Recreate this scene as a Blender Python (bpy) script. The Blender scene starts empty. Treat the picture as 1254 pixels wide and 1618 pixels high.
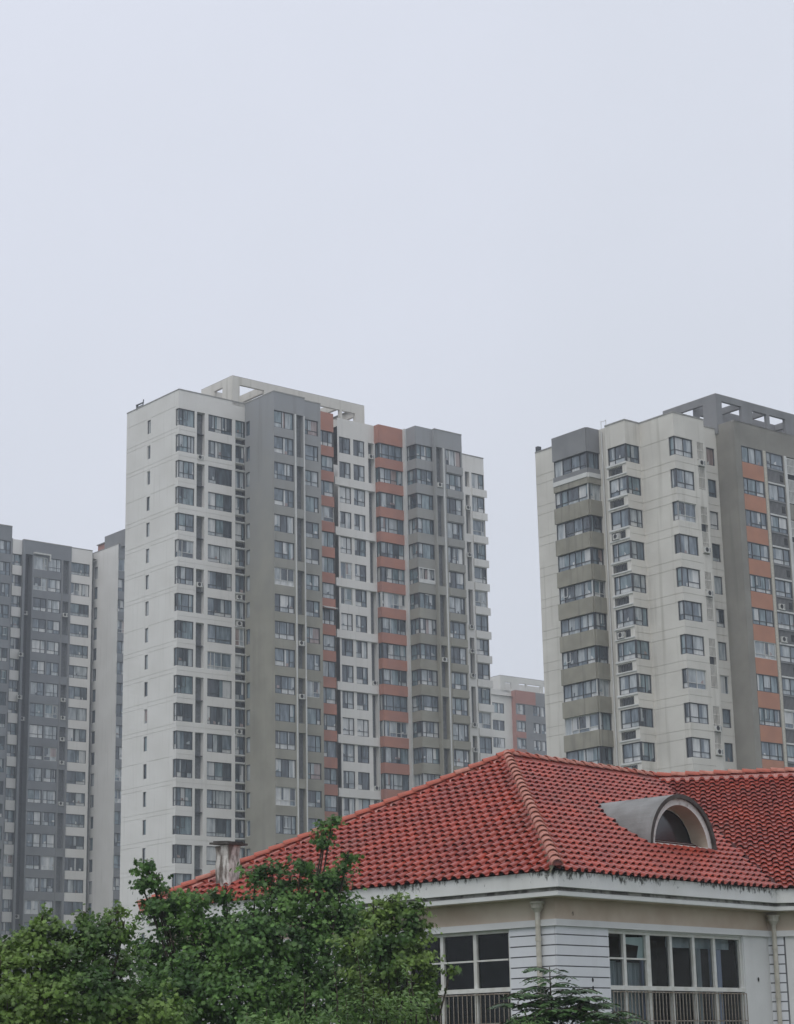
import bpy, math, random
import numpy as np
from mathutils import Vector, Matrix
R = math.radians
EYE = 6.0                                   # eye height above the ground, metres

# ------------------------------------------------------------------ camera
SC = bpy.context.scene
COL = SC.collection
F_PX, PITCH, ROLL, PW, PH = 3207.36, 0.26342, -0.02069456, 1254, 1618
fw = Vector((0, math.cos(PITCH), math.sin(PITCH)))
r0 = Vector((1, 0, 0)); u0 = r0.cross(fw)
rt = math.cos(ROLL) * r0 + math.sin(ROLL) * u0
up = -math.sin(ROLL) * r0 + math.cos(ROLL) * u0
cd = bpy.data.cameras.new('camera'); cam = bpy.data.objects.new('camera', cd); COL.objects.link(cam)
m3 = Matrix((rt, up, -fw)).transposed()
cam.matrix_world = Matrix.Translation((0, 0, EYE)) @ m3.to_4x4()
cd.sensor_fit = 'VERTICAL'; cd.sensor_height = 36; cd.lens = 36 * F_PX / PH
cd.clip_start = 0.5; cd.clip_end = 4000
SC.camera = cam

# ------------------------------------------------------------------ sky, sun, exposure
SUN_EL, SUN_AZ = 58, 200        # azimuth: clockwise from +Y (the camera looks along +Y)
world = bpy.data.worlds.new('World'); SC.world = world; world.use_nodes = True
nt = world.node_tree; nt.nodes.clear()
W_ = lambda t: nt.nodes.new(t)
wo = W_('ShaderNodeOutputWorld'); bg = W_('ShaderNodeBackground'); bg.inputs['Strength'].default_value = 0.1
sky = W_('ShaderNodeTexSky'); sky.sky_type = 'NISHITA'; sky.sun_disc = False
sky.sun_elevation = R(SUN_EL); sky.sun_rotation = R(SUN_AZ); sky.air_density = 1.5; sky.dust_density = 4
tcn = W_('ShaderNodeTexCoord')
nz = W_('ShaderNodeTexNoise'); nz.inputs['Scale'].default_value = 1.9; nz.inputs['Detail'].default_value = 5; nz.inputs['Roughness'].default_value = .5
rmp = W_('ShaderNodeValToRGB')
rmp.color_ramp.elements[0].position = .3; rmp.color_ramp.elements[0].color = (6.6, 6.98, 7.68, 1)
rmp.color_ramp.elements[1].position = .72; rmp.color_ramp.elements[1].color = (7.6, 7.95, 9.0, 1)
mx = W_('ShaderNodeMix'); mx.data_type = 'RGBA'; mx.inputs[0].default_value = .97
nt.links.new(tcn.outputs['Generated'], nz.inputs['Vector']); nt.links.new(nz.outputs['Fac'], rmp.inputs[0])
nt.links.new(sky.outputs[0], mx.inputs[6]); nt.links.new(rmp.outputs[0], mx.inputs[7])
nt.links.new(mx.outputs[2], bg.inputs['Color']); nt.links.new(bg.outputs[0], wo.inputs[0])
sd = bpy.data.lights.new('sun', 'SUN'); sd.energy = 1.2; sd.angle = R(40); sd.color = (1, .985, .96)
so = bpy.data.objects.new('sun', sd); COL.objects.link(so)
az = R(SUN_AZ); el = R(SUN_EL)
sdir = Vector((math.sin(az) * math.cos(el), math.cos(az) * math.cos(el), math.sin(el)))
so.rotation_euler = sdir.to_track_quat('Z', 'Y').to_euler()
SC.view_settings.view_transform = 'Standard'; SC.view_settings.look = 'None'
SC.view_settings.exposure = 0; SC.view_settings.gamma = 1; SC.view_settings.use_curve_mapping = False
SC.cycles.max_bounces = 8; SC.cycles.diffuse_bounces = 3; SC.cycles.transparent_max_bounces = 12
SC.cycles.volume_bounces = 1

random.seed(7); RNG = np.random.default_rng(7)
def ray(px, py):
    d = fw * F_PX + rt * (px - PW / 2) - up * (py - PH / 2)
    return d / math.hypot(d.x, d.y)
def at(px, py, dist):
    """a point at a horizontal distance, metres"""
    return ray(px, py) * dist + Vector((0, 0, EYE))

# ------------------------------------------------------------------ materials
def mat(name, c1, c2=None, scale=1.0, stretch=(1, 1, 1), rough=.85, bump=.0, bscale=None, streak=None, sc=None,
        low=.35, high=.65, coords='Object', spec=.3, metal=0, trans=None, island=0.0, zmix=None):
    m = bpy.data.materials.new(name); m.use_nodes = True; t = m.node_tree; N = t.nodes; L = t.links
    b = N['Principled BSDF']; b.inputs['Roughness'].default_value = rough
    b.inputs['Specular IOR Level'].default_value = spec; b.inputs['Metallic'].default_value = metal
    tc = N.new('ShaderNodeTexCoord')
    if coords == 'World':
        gp = N.new('ShaderNodeNewGeometry'); src = gp.outputs['Position']
    else: src = tc.outputs[coords]
    def noise(scl, st, lo, hi, det=6):
        mp = N.new('ShaderNodeMapping'); mp.inputs['Scale'].default_value = st
        n = N.new('ShaderNodeTexNoise'); n.inputs['Scale'].default_value = scl; n.inputs['Detail'].default_value = det
        mr = N.new('ShaderNodeMapRange'); mr.inputs[1].default_value = lo; mr.inputs[2].default_value = hi
        L.new(src, mp.inputs[0]); L.new(mp.outputs[0], n.inputs['Vector']); L.new(n.outputs['Fac'], mr.inputs[0])
        return mr.outputs[0], n
    def mix(fac, a, bcol):
        q = N.new('ShaderNodeMix'); q.data_type = 'RGBA'
        if isinstance(fac, (int, float)): q.inputs[0].default_value = fac
        else: L.new(fac, q.inputs[0])
        for k, v in ((6, a), (7, bcol)):
            if isinstance(v, tuple): q.inputs[k].default_value = (*v, 1)
            else: L.new(v, q.inputs[k])
        return q.outputs[2]
    if c2 is None: c2 = tuple(x * .82 for x in c1)
    f, n1 = noise(scale, stretch, low, high)
    col = mix(f, c1, c2)
    if zmix:                                # second tone blended in over the height of a painted wall
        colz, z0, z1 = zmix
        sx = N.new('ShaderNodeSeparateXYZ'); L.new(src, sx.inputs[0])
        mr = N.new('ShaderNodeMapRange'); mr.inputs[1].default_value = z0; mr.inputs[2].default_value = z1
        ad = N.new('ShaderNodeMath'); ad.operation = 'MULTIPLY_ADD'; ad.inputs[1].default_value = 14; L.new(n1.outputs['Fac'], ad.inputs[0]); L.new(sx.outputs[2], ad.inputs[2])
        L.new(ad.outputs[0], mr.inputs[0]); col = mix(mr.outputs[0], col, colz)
    if streak:
        amt, sc_col = streak
        s, _ = noise(sc or 2.5, (1, 1, .06), .55, .8, 4)
        mm = N.new('ShaderNodeMath'); mm.operation = 'MULTIPLY'; mm.inputs[1].default_value = amt; L.new(s, mm.inputs[0])
        col = mix(mm.outputs[0], col, sc_col)
    if island:
        g = N.new('ShaderNodeNewGeometry'); hv = N.new('ShaderNodeHueSaturation')
        mr = N.new('ShaderNodeMapRange'); mr.inputs[3].default_value = 1 - island; mr.inputs[4].default_value = 1 + island
        oi = N.new('ShaderNodeObjectInfo'); af = N.new('ShaderNodeMath'); af.operation = 'ADD'; fc = N.new('ShaderNodeMath'); fc.operation = 'FRACT'; L.new(g.outputs['Random Per Island'], af.inputs[0]); L.new(oi.outputs['Random'], af.inputs[1]); L.new(af.outputs[0], fc.inputs[0]); L.new(fc.outputs[0], mr.inputs[0]); L.new(mr.outputs[0], hv.inputs['Value']); L.new(col, hv.inputs['Color']); col = hv.outputs[0]
    L.new(col, b.inputs['Base Color'])
    if bump:
        bn = N.new('ShaderNodeTexNoise'); bn.inputs['Scale'].default_value = bscale or 20; L.new(src, bn.inputs['Vector'])
        bp = N.new('ShaderNodeBump'); bp.inputs['Strength'].default_value = bump; bp.inputs['Distance'].default_value = .02
        L.new(bn.outputs['Fac'], bp.inputs['Height']); L.new(bp.outputs[0], b.inputs['Normal'])
    if trans:
        tl = N.new('ShaderNodeBsdfTranslucent'); L.new(col, tl.inputs[0]); ms = N.new('ShaderNodeMixShader'); ms.inputs[0].default_value = trans
        L.new(b.outputs[0], ms.inputs[1]); L.new(tl.outputs[0], ms.inputs[2]); L.new(ms.outputs[0], N['Material Output'].inputs[0])
    return m
def pane_mat(name, c1, c2, rough=.12):
    """glass with hung things and reflected tone painted into its colour: vertical folds, a different stretch of them for each window"""
    m = bpy.data.materials.new(name); m.use_nodes = True; t = m.node_tree; N = t.nodes; L = t.links; b = N['Principled BSDF']
    g = N.new('ShaderNodeNewGeometry'); mp = N.new('ShaderNodeMapping'); mp.inputs['Scale'].default_value = (1, 1, .22); oi = N.new('ShaderNodeObjectInfo'); om = N.new('ShaderNodeMath'); om.operation = 'MULTIPLY'; om.inputs[1].default_value = 90; L.new(oi.outputs['Random'], om.inputs[0]); L.new(om.outputs[0], mp.inputs['Location'])
    n = N.new('ShaderNodeTexNoise'); n.inputs['Scale'].default_value = 2.6; n.inputs['Detail'].default_value = 3
    r = N.new('ShaderNodeValToRGB'); r.color_ramp.elements[0].position = .38; r.color_ramp.elements[1].position = .64
    r.color_ramp.elements[0].color = (*c1, 1); r.color_ramp.elements[1].color = (*c2, 1)
    L.new(g.outputs['Position'], mp.inputs[0]); L.new(mp.outputs[0], n.inputs['Vector']); L.new(n.outputs['Fac'], r.inputs[0]); L.new(r.outputs[0], b.inputs['Base Color'])
    b.inputs['Roughness'].default_value = rough; b.inputs['Specular IOR Level'].default_value = .9
    return m
M_ = {}
M_['white'] = mat('white_stucco', (.73, .712, .68), (.67, .65, .615), .25, streak=(.36, (.46, .45, .41)), sc=2.6)
M_['whiteN'] = mat('far_stucco', (.68, .66, .62), (.6, .59, .55), .3)
M_['cream'] = mat('cream_stucco', (.67, .645, .59), (.59, .565, .515), .3, streak=(.65, (.34, .32, .265)), sc=1.8)
M_['trim'] = mat('pale_trim', (.66, .66, .64), (.56, .56, .54), .6)
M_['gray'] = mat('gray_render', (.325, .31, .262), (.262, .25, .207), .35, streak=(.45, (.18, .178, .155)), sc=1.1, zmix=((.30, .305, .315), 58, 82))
M_['slate'] = mat('slate_render', (.25, .25, .255), (.205, .207, .212), .4, streak=(.45, (.16, .16, .155)), sc=1.1)
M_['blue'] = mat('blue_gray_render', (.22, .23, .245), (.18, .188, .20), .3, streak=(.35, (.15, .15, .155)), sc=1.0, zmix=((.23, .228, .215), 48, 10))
M_['olive'] = mat('olive_render', (.285, .27, .238), (.225, .213, .188), .4, streak=(.55, (.145, .145, .122)), sc=1.3, bump=.3)
M_['bay'] = mat('bay_render', (.32, .30, .245), (.255, .24, .195), .7, streak=(.75, (.13, .128, .11)), sc=2.4)
M_['orange'] = mat('brick_red_paint', (.43, .20, .145), (.37, .18, .14), .6, streak=(.3, (.28, .17, .14)), sc=1.4)
M_['rust'] = mat('rust_paint', (.38, .19, .155), (.35, .17, .14), .6)
M_['orangeR'] = mat('orange_paint', (.47, .225, .145), (.41, .20, .135), .7, streak=(.3, (.32, .18, .13)), sc=1.4)
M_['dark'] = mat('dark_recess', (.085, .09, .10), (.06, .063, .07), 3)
M_['frame'] = mat('dark_aluminium', (.045, .05, .058), (.06, .064, .07), 5, rough=.45, spec=.5)
M_['wframe'] = mat('white_aluminium', (.62, .62, .60), rough=.5)
M_['louvre'] = mat('louvre', (.16, .17, .18), (.11, .115, .12), 4)
M_['coping'] = mat('coping', (.34, .335, .32), (.24, .235, .22), 2)
M_['ac'] = mat('ac_white', (.60, .60, .57), (.50, .49, .46), 4, rough=.6)
M_['black'] = mat('near_black', (.02, .021, .023), (.03, .03, .03), 4, rough=.6)
M_['pipe'] = mat('pale_pipe', (.56, .53, .46), (.44, .41, .34), 6, rough=.6)
M_['g0'] = pane_mat('glass_dark', (.020, .030, .040), (.075, .098, .118))
M_['g1'] = pane_mat('glass_mid', (.070, .098, .122), (.19, .235, .27))  # bluish mid tone painted in for reflected sky
M_['g2'] = pane_mat('glass_pale', (.24, .27, .285), (.46, .49, .50))
M_['g3'] = pane_mat('glass_blue', (.09, .135, .155), (.24, .31, .335))  # blue in the base colour stands in for sky reflection
M_['g4'] = pane_mat('glass_rose', (.22, .16, .15), (.34, .27, .25))
M_['g5'] = pane_mat('glass_bright', (.45, .46, .46), (.62, .62, .60))
GL = [M_['g%d' % i] for i in range(6)]

# ------------------------------------------------------------------ mesh helpers
class MB:
    def __init__(s): s.v = []; s.f = []; s.mi = []; s.mats = []
    def m(s, mm):
        if mm not in s.mats: s.mats.append(mm)
        return s.mats.index(mm)
    def quad(s, pts, mm):
        i = len(s.v); s.v += [tuple(p) for p in pts]; s.f.append(tuple(range(i, i + len(pts)))); s.mi.append(s.m(mm))
    def box(s, a, b, mm, T=None):
        x0, y0, z0 = a; x1, y1, z1 = b
        c = [(x0, y0, z0), (x1, y0, z0), (x1, y1, z0), (x0, y1, z0), (x0, y0, z1), (x1, y0, z1), (x1, y1, z1), (x0, y1, z1)]
        if T: c = [T(*p) for p in c]
        i = len(s.v); s.v += c; k = s.m(mm)
        for q in ((0, 3, 2, 1), (4, 5, 6, 7), (0, 1, 5, 4), (1, 2, 6, 5), (2, 3, 7, 6), (3, 0, 4, 7)):
            s.f.append(tuple(i + j for j in q)); s.mi.append(k)
    def tube(s, pts, rad, mm, n=8, cap=True):
        """round bar through points; rad a number or one per point"""
        k = s.m(mm); pts = [Vector(p) for p in pts]; rings = []
        for j, p in enumerate(pts):
            d = (pts[min(j + 1, len(pts) - 1)] - pts[max(j - 1, 0)]).normalized()
            a = d.cross(Vector((0, 0, 1)) if abs(d.z) < .95 else Vector((1, 0, 0))).normalized(); b = d.cross(a)
            rr = rad if isinstance(rad, (int, float)) else rad[j]
            i = len(s.v); s.v += [tuple(p + (a * math.cos(2 * math.pi * q / n) + b * math.sin(2 * math.pi * q / n)) * rr) for q in range(n)]; rings.append(i)
        for j in range(len(rings) - 1):
            for q in range(n):
                s.f.append((rings[j] + q, rings[j] + (q + 1) % n, rings[j + 1] + (q + 1) % n, rings[j + 1] + q)); s.mi.append(k)
        if cap:
            s.f.append(tuple(rings[0] + q for q in range(n))[::-1]); s.mi.append(k)
            s.f.append(tuple(rings[-1] + q for q in range(n))); s.mi.append(k)
    def mesh(s, name):
        me = bpy.data.meshes.new(name); me.from_pydata(s.v, [], s.f)
        for mm in s.mats: me.materials.append(mm)
        me.polygons.foreach_set('material_index', s.mi); me.update(); return me
    def build(s, name, parent=None, smooth=False):
        me = s.mesh(name)
        if smooth: me.polygons.foreach_set('use_smooth', [True] * len(me.polygons))
        return put(name, me, parent)
def put(name, me, parent=None, loc=None, rz=0, mtx=None):
    o = bpy.data.objects.new(name, me); COL.objects.link(o); o.parent = parent
    if loc is not None: o.location = loc
    if rz: o.rotation_euler = (0, 0, rz)
    if mtx is not None: o.matrix_local = mtx
    return o
def thing(name, loc, yaw, label, cat, group=None):
    o = bpy.data.objects.new(name, None); COL.objects.link(o); o.location = loc; o.rotation_euler = (0, 0, yaw)
    o['label'] = label; o['category'] = cat
    if group: o['group'] = group
    return o
def structure(o): o['kind'] = 'structure'; return o
def face(x0, y0, rot):
    """(a to the right, d outward, z) -> building coordinates; rot 0 faces -v, -90 faces -u"""
    if rot == 0: return lambda a, d, z: (x0 + a, y0 - d, z + EYE)
    if rot == -90: return lambda a, d, z: (x0 - d, y0 - a, z + EYE)
    if rot == 90: return lambda a, d, z: (x0 + d, y0 + a, z + EYE)
    c, s = math.cos(R(rot)), math.sin(R(rot))
    return lambda a, d, z: (x0 + a * c + d * s, y0 + a * s - d * c, z + EYE)
def wall(mb, T, w, z0, z1, op, mm, dep=.14, grooves=(), gm=None):
    """a wall face with openings (a0,a1,z0,z1[,depth[,back material]]) and fine recessed joints (a0,a1,z)"""
    ops = [(o[0], o[1], o[2], o[3], o[4] if len(o) > 4 else dep, o[5] if len(o) > 5 else None) for o in op]
    ops += [(g[0], g[1], g[2] - .022, g[2] + .022, .03, gm or mm) for g in grooves]
    A = sorted({0, w} | {min(max(o[i], 0), w) for o in ops for i in (0, 1)}); 
    bya = {}
    for i in range(len(A) - 1):
        a0, a1 = A[i], A[i + 1]
        if a1 - a0 < 1e-5: continue
        am = (a0 + a1) / 2
        inn = sorted([o for o in ops if o[0] < am < o[1]], key=lambda o: o[2])
        z = z0
        for o in inn:
            if o[2] > z: mb.quad([T(a0, 0, z), T(a1, 0, z), T(a1, 0, o[2]), T(a0, 0, o[2])], mm)
            z = max(z, o[3])
        if z < z1: mb.quad([T(a0, 0, z), T(a1, 0, z), T(a1, 0, z1), T(a0, 0, z1)], mm)
    for a0, a1, b0, b1, d, back in ops:
        mb.quad([T(a0, 0, b0), T(a1, 0, b0), T(a1, -d, b0), T(a0, -d, b0)], mm)
        mb.quad([T(a0, 0, b1), T(a0, -d, b1), T(a1, -d, b1), T(a1, 0, b1)], mm)
        if a0 > .02: mb.quad([T(a0, 0, b0), T(a0, -d, b0), T(a0, -d, b1), T(a0, 0, b1)], mm)
        if a1 < w - .02: mb.quad([T(a1, 0, b0), T(a1, 0, b1), T(a1, -d, b1), T(a1, -d, b0)], mm)
        if back: mb.quad([T(a0, -d, b0), T(a1, -d, b0), T(a1, -d, b1), T(a0, -d, b1)], back)

# windows: a frame mesh and its glass, five variants of every size, copied all over the towers
WC = {}
def window_meshes(w, h, cols, tr, style, var):
    key = (round(w, 2), round(h, 2), cols, tr, style, var)
    if key in WC: return WC[key]
    import zlib; rr = random.Random(zlib.crc32(repr(key).encode()))
    fr, gl = MB(), MB(); fm = M_['wframe'] if style == 'w' else M_['frame']; t = .065
    xs = [0]
    if cols > 1:
        ws = [rr.choice((.55, 1, 1, 1.5)) for _ in range(cols)]; tot = sum(ws); c = 0
        for q in ws[:-1]: c += q / tot * w; xs.append(c)
    xs.append(w)
    fr.box((0, -.02, 0), (w, .08, t), fm); fr.box((0, -.02, h - t), (w, .08, h), fm)
    fr.box((0, -.021, t), (t, .08, h - t), fm); fr.box((w - t, -.021, t), (w, .08, h - t), fm)
    for x in xs[1:-1]: fr.box((x - t * .45, -.01, t), (x + t * .45, .07, h - t), fm)
    pal = {'d': (.38, .30, .16, .09, .01, .06), 'b': (.12, .32, .16, .34, .015, .045), 'w': (.4, .25, .2, .05, .05, .05)}[style]
    for i in range(len(xs) - 1):
        a, b = xs[i] + t * .45, xs[i + 1] - t * .45
        has = tr and rr.random() < .8
        zt = h * tr if has else 0
        if has: fr.box((a, 0, zt - t * .4), (b, .07, zt + t * .4), fm)
        g = rr.choices(GL, pal)[0]
        gl.quad([(a, .05, max(zt, t)), (b, .05, max(zt, t)), (b, .05, h - t), (a, .05, h - t)], g)
        if rr.random() < .42:                   # a half drawn curtain
            cw = (b - a) * rr.uniform(.2, .75); lft = rr.random() < .5; q = GL[2] if rr.random() < .7 else GL[5]
            p0, p1 = (a, a + cw) if lft else (b - cw, b)
            gl.quad([(p0, .046, max(zt, t)), (p1, .046, max(zt, t)), (p1, .046, h - t), (p0, .046, h - t)], q)
        if rr.random() < .4:                    # things standing on the sill inside
            x0_ = rr.uniform(a, b - .15); x1_ = min(b, x0_ + rr.uniform(.12, .4)); zz = max(zt, t)
            gl.quad([(x0_, .043, zz), (x1_, .043, zz), (x1_, .043, zz + rr.uniform(.12, .4)), (x0_, .043, zz + rr.uniform(.12, .4))], rr.choice((GL[5], GL[2], GL[0], GL[4], GL[3])))
        if has:
            g2 = rr.choices([g, GL[2], GL[5], GL[1]], (.38, .25, .22, .15))[0]
            gl.quad([(a, .05, t), (b, .05, t), (b, .05, zt), (a, .05, zt)], g2)
    if cols > 1 and rr.random() < .13:          # an opened sash
        x = xs[1]; ww = min(.5, w * .3)
        for bx in (((x, -.16, h * .35), (x + ww, -.12, h * .35 + .05)), ((x, -.16, h * .9), (x + ww, -.12, h * .9 + .05)), ((x, -.16, h * .35 + .05), (x + .05, -.12, h * .9)), ((x + ww - .05, -.16, h * .35 + .05), (x + ww, -.12, h * .9))):
            fr.box(*bx, M_['trim'] if rr.random() < .3 else fm)
    WC[key] = (fr.mesh('window'), gl.mesh('pane')); return WC[key]
def window(T, rot, a, z, w, h, par, cols=2, tr=.3, style='d', dep=.1, name='window'):
    if random.random() < .08: style = 'w'
    f, g = window_meshes(w, h, cols, tr, style, random.randrange(12))
    p = T(a, -dep, z)
    o = put(name, f, par, p, R(rot)); put('pane', g, o); return o
def ac_mesh():
    mb = MB(); mb.box((0, -.28, 0), (.74, 0, .5), M_['ac'])
    n = 12; c = (.3, -.283, .28)
    mb.quad([(c[0] + .2 * math.cos(2 * math.pi * i / n), c[1], c[2] + .2 * math.sin(2 * math.pi * i / n)) for i in range(n)], M_['black'])
    mb.box((.62, -.286, .1), (.7, -.28, .46), M_['louvre'])
    return mb.mesh('air_conditioner')
AC = ac_mesh()
def ac(T, rot, a, z, par, d=-.2): return put('air_conditioner', AC, par, T(a, d, z), R(rot))
class Parts:
    def __init__(s, par): s.par = par
    def box(s, a, b, mm, T=None, name='coping'):
        mb = MB(); mb.box(a, b, mm, T); return mb.build(name, s.par)
def coping(mb, T, w, z, d=.03):
    mb.box((-.02, -.25, z - .12), (w + .02, d, z + .01), M_['coping'], T)
def panel(T, w, z0, z1, mm, par, d=.12, dep=.1, name='balcony_panel', ret=0):
    mb = MB(); mb.box((0, -dep, z0), (w, d, z1), mm, T)
    return mb.build(name, par)
def base(ox, oy, D):
    r = ray(ox, oy) * D; return (r.x, r.y, 0)
YAW = R(39.45); GZ = -EYE
def tower(name, px, py, D, label):
    return thing(name, base(px, py, D), YAW, label, 'apartment tower', 'towers of the housing estate')

# ------------------------------------------------------------------ ground
gm = mat('grass', (.045, .075, .03), (.07, .085, .04), .6, bump=.4)
g = MB(); g.quad([(-1500, -1500, 0), (1500, -1500, 0), (1500, 2500, 0), (-1500, 2500, 0)], gm); structure(g.build('ground'))
rm = mat('asphalt', (.055, .055, .057), (.045, .045, .046), 3, bump=.2)
g = MB(); g.quad([(-140, 66, .004), (200, 96, .004), (200, 104, .004), (-140, 74, .004)], rm); structure(g.build('road'))

# ------------------------------------------------------------------ middle tower
def middle_tower():
    t = tower('apartment_tower', 282.6, 614, 208.3, 'tall white and grey apartment tower with red balcony columns in the middle of the picture')
    zt, zh, nf, P = 70.06, 67.90, 21, 2.9
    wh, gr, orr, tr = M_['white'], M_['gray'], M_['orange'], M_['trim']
    W = MB(); C = Parts(t)
    H = [zh - P * k for k in range(nf)]
    # white end wall, facing -u
    T = face(0, 10.5, -90); op = []; gv = []
    for k, z in enumerate(H):
        op.append((4.27, 4.92, z - 1.42, z + .13)); op.append((9.89, 10.5, z - 1.9, z))
        gv += [(.0, 4.1, z + .3), (5.1, 9.9, z + .3), (0, 10.5, z - 2.15 if k % 1 == 0 else 0)] if k % 5 != 2 else [(0, 10.5, z + .3)]
        window(T, -90, 4.27, z - 1.42, .65, 1.55, t, 1, 0, name='slit_window')
        window(T, -90, 9.89, z - 1.9, .53, 1.9, t, 1, .3)
    wall(W, T, 10.5, GZ, zt, op, wh, .1, gv); coping(C, T, 10.5, zt)
    # white front
    T = face(0, 0, 0); op = []; gv = []
    for k, z in enumerate(H):
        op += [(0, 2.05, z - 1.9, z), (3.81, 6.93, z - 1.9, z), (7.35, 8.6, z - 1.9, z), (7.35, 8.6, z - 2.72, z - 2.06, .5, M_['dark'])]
        gv += [(0, 2.3 if k % 2 == 0 else 6.9, z - 2.4)] if k % 2 == 0 else [(0, 6.9, z - 2.4)]
        window(T, 0, .08, z - 1.9, 1.97, 1.9, t, random.choice((2, 2, 3)), .3)
        window(T, 0, 3.81, z - 1.9, 3.12, 1.9, t, random.choice((2, 3, 4)), .22)
        window(T, 0, 7.35, z - 1.9, 1.2, 1.9, t, 2, .3)
        C.box((7.3, 0, z - 2.0), (8.58, .07, z - 1.9), tr, T, 'window_ledge'); C.box((7.3, 0, z - 2.82), (8.58, .07, z - 2.72), tr, T, 'window_ledge')
        if random.random() < .2: ac(T, 0, 7.5, z - 2.68, t, -.15)
        if k % 2 == 0:
            op.append((2.33, 3.37, z - 4.8, z, .55, M_['louvre']))
            b = MB(); b.box((2.36, -.5, z - 2.45), (3.34, -.12, z - 2.38), M_['frame'], T); b.build('strip_bar', t)
    for k in range(nf):
        if random.random() < .2: ac(T, 0, 2.42, H[k] - 1.95 - random.random() * .6, t, -.2)
    C.box((.08, -.13, GZ), (.16, -.09, zh), M_['frame'], T, 'corner_post')
    wall(W, T, 8.6, GZ, zt, op, wh, .1, gv); coping(C, T, 8.6, zt)
    # grey block: side then front
    T = face(8.6, 0, -90); op = []
    for z in H:
        op.append((.2, .95, z - 1.75, z - .1)); window(T, -90, .2, z - 1.75, .75, 1.65, t, 1, 0)
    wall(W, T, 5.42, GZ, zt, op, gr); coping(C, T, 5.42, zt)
    T = face(8.6, -5.42, 0); op = []
    for k, z in enumerate(H):
        op.append((0.02, 2.65, z - 1.9, z)); window(T, 0, .03, z - 1.9, 2.62, 1.9, t, 3, .3)
        if k % 2 == 0: op.append((3.05, 3.92, z - 4.8, z, .5, M_['louvre']))
        if random.random() < .22: ac(T, 0, 3.1, z - 1.9 - random.random() * .5, t, -.15)
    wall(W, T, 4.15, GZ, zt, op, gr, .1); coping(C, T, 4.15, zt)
    s = MB(); s.box((2.78, 0, GZ), (2.95, .05, zh), tr, T); s.build('pillar', t); s = MB(); s.box((3.98, 0, GZ), (4.12, .05, zh), tr, T); s.build('pillar', t)
    # stair bay beside it
    T = face(12.75, -4.78, 0); op = []
    for z in H:
        op.append((.45, 2.3, z - 1.75, z)); window(T, 0, .45, z - 1.75, 1.85, 1.75, t, 2, .3, style='b')
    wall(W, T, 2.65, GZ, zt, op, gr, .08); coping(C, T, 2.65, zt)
    # red balcony column 1
    T = face(15.6, -2.55, 0)
    def bays(T, rot, w, mm, cols=3, first=True, pd=.06, style='b', ztop=zt, h=1.75, a0=0.0):
        panel(T, w, zh, ztop, mm, t, pd)
        for z in H:
            panel(T, w, z - P, z - h, mm, t, pd)
            window(T, rot, a0, z - h, w - a0, h, t, cols, .28, style, name='balcony_glazing')
        panel(T, w, GZ, H[-1] - P, mm, t, pd)
    bays(T, 0, 3.25, orr, 3)
    for zz in (H[6] - 1.9, H[17] - 1.95):                                  # two pale canopies on single balconies
        s = MB(); s.quad([T(1.2, .08, zz - .75), T(3.1, .08, zz - .75), T(3.1, .75, zz - 1.0), T(1.2, .75, zz - 1.0)], M_['ac']); s.box((1.2, .7, zz - 1.08), (3.1, .76, zz - 1.0), M_['ac'], T); s.build('canopy', t)
    # dark recess
    T = face(18.85, -.9, 0); wall(W, T, 1.2, GZ, zt, [], M_['louvre'])
    # white centre
    T = face(20.0, -1.8, 0); op = []
    for k, z in enumerate(H):
        for a in (.25, 2.27):
            op.append((a, a + 1.62, z - 1.9, z)); window(T, 0, a, z - 1.9, 1.62, 1.9, t, 2, .3)
        if k % 2 == 0: op.append((4.42, 5.2, z - 4.8, z, .5, M_['louvre']))
        else: panel(face(19.5, -1.8, 0), 5.72, z - 2.86, z - 1.93, wh, t, .16, 0, 'balcony_band')
        if random.random() < .15: ac(T, 0, 4.44, z - 1.9, t, -.15)
    wall(W, T, 5.35, GZ, zt, op, wh, .12)
    s = MB(); s.box((5.2, 0, GZ), (5.34, .12, zh), tr, T); s.build('pillar', t)
    # red balcony column 2 with its side
    T = face(25.36, -1.8, -90)
    panel(T, .74, zh, zt, orr, t, .05)
    for z in H: panel(T, .74, z - P, z - 1.75, orr, t, .05); window(T, -90, 0, z - 1.75, .72, 1.75, t, 1, 0, 'b', name='balcony_glazing')
    T = face(25.36, -2.55, 0); bays(T, 0, 3.49, orr, 4, pd=.06)
    s = MB(); s.box((28.85, -3.0, GZ + EYE), (29.13, -1.9, zt + EYE), tr); s.build('pillar', t)
    # glazed grey bay
    T = face(29.13, -2.9, -90)
    panel(T, 1.7, zh, zt, gr, t, .06)
    for z in H: panel(T, 1.7, z - P, z - 1.75, gr, t, .06); window(T, -90, 0, z - 1.75, 1.64, 1.75, t, 2, .3, 'b', name='balcony_glazing')
    T = face(29.13, -4.6, 0)
    bays(T, 0, 2.45, gr, 3)
    # second grey block
    T = face(31.58, -5.1, 0); op = []
    for k, z in enumerate(H):
        op.append((1.6, 3.95, z - 1.9, z)); window(T, 0, 1.6, z - 1.9, 2.35, 1.9, t, 3, .3)
        panel(face(33.25, -5.1, 0), 2.45, z - 2.82, z - 1.93, gr, t, .1, 0, 'balcony_panel')
        if k % 2 == 0: op.append((.2, 1.1, z - 4.8, z, .5, M_['louvre']))
        if random.random() < .15: ac(T, 0, .25, z - 1.9, t, -.15)
    wall(W, T, 4.12, GZ, zt, op, gr, .1); coping(C, T, 4.12, zt)
    s = MB(); s.box((1.2, 0, GZ), (1.38, .05, zh), tr, T); s.build('pillar', t)
    wall(W, face(31.58, -4.6, -90), .5, GZ, zt, [], gr)
    wall(W, face(35.7, -5.1, 90), 5.7, GZ, zt, [], gr)
    # last white block
    T = face(35.7, .6, 0); op = []
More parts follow.
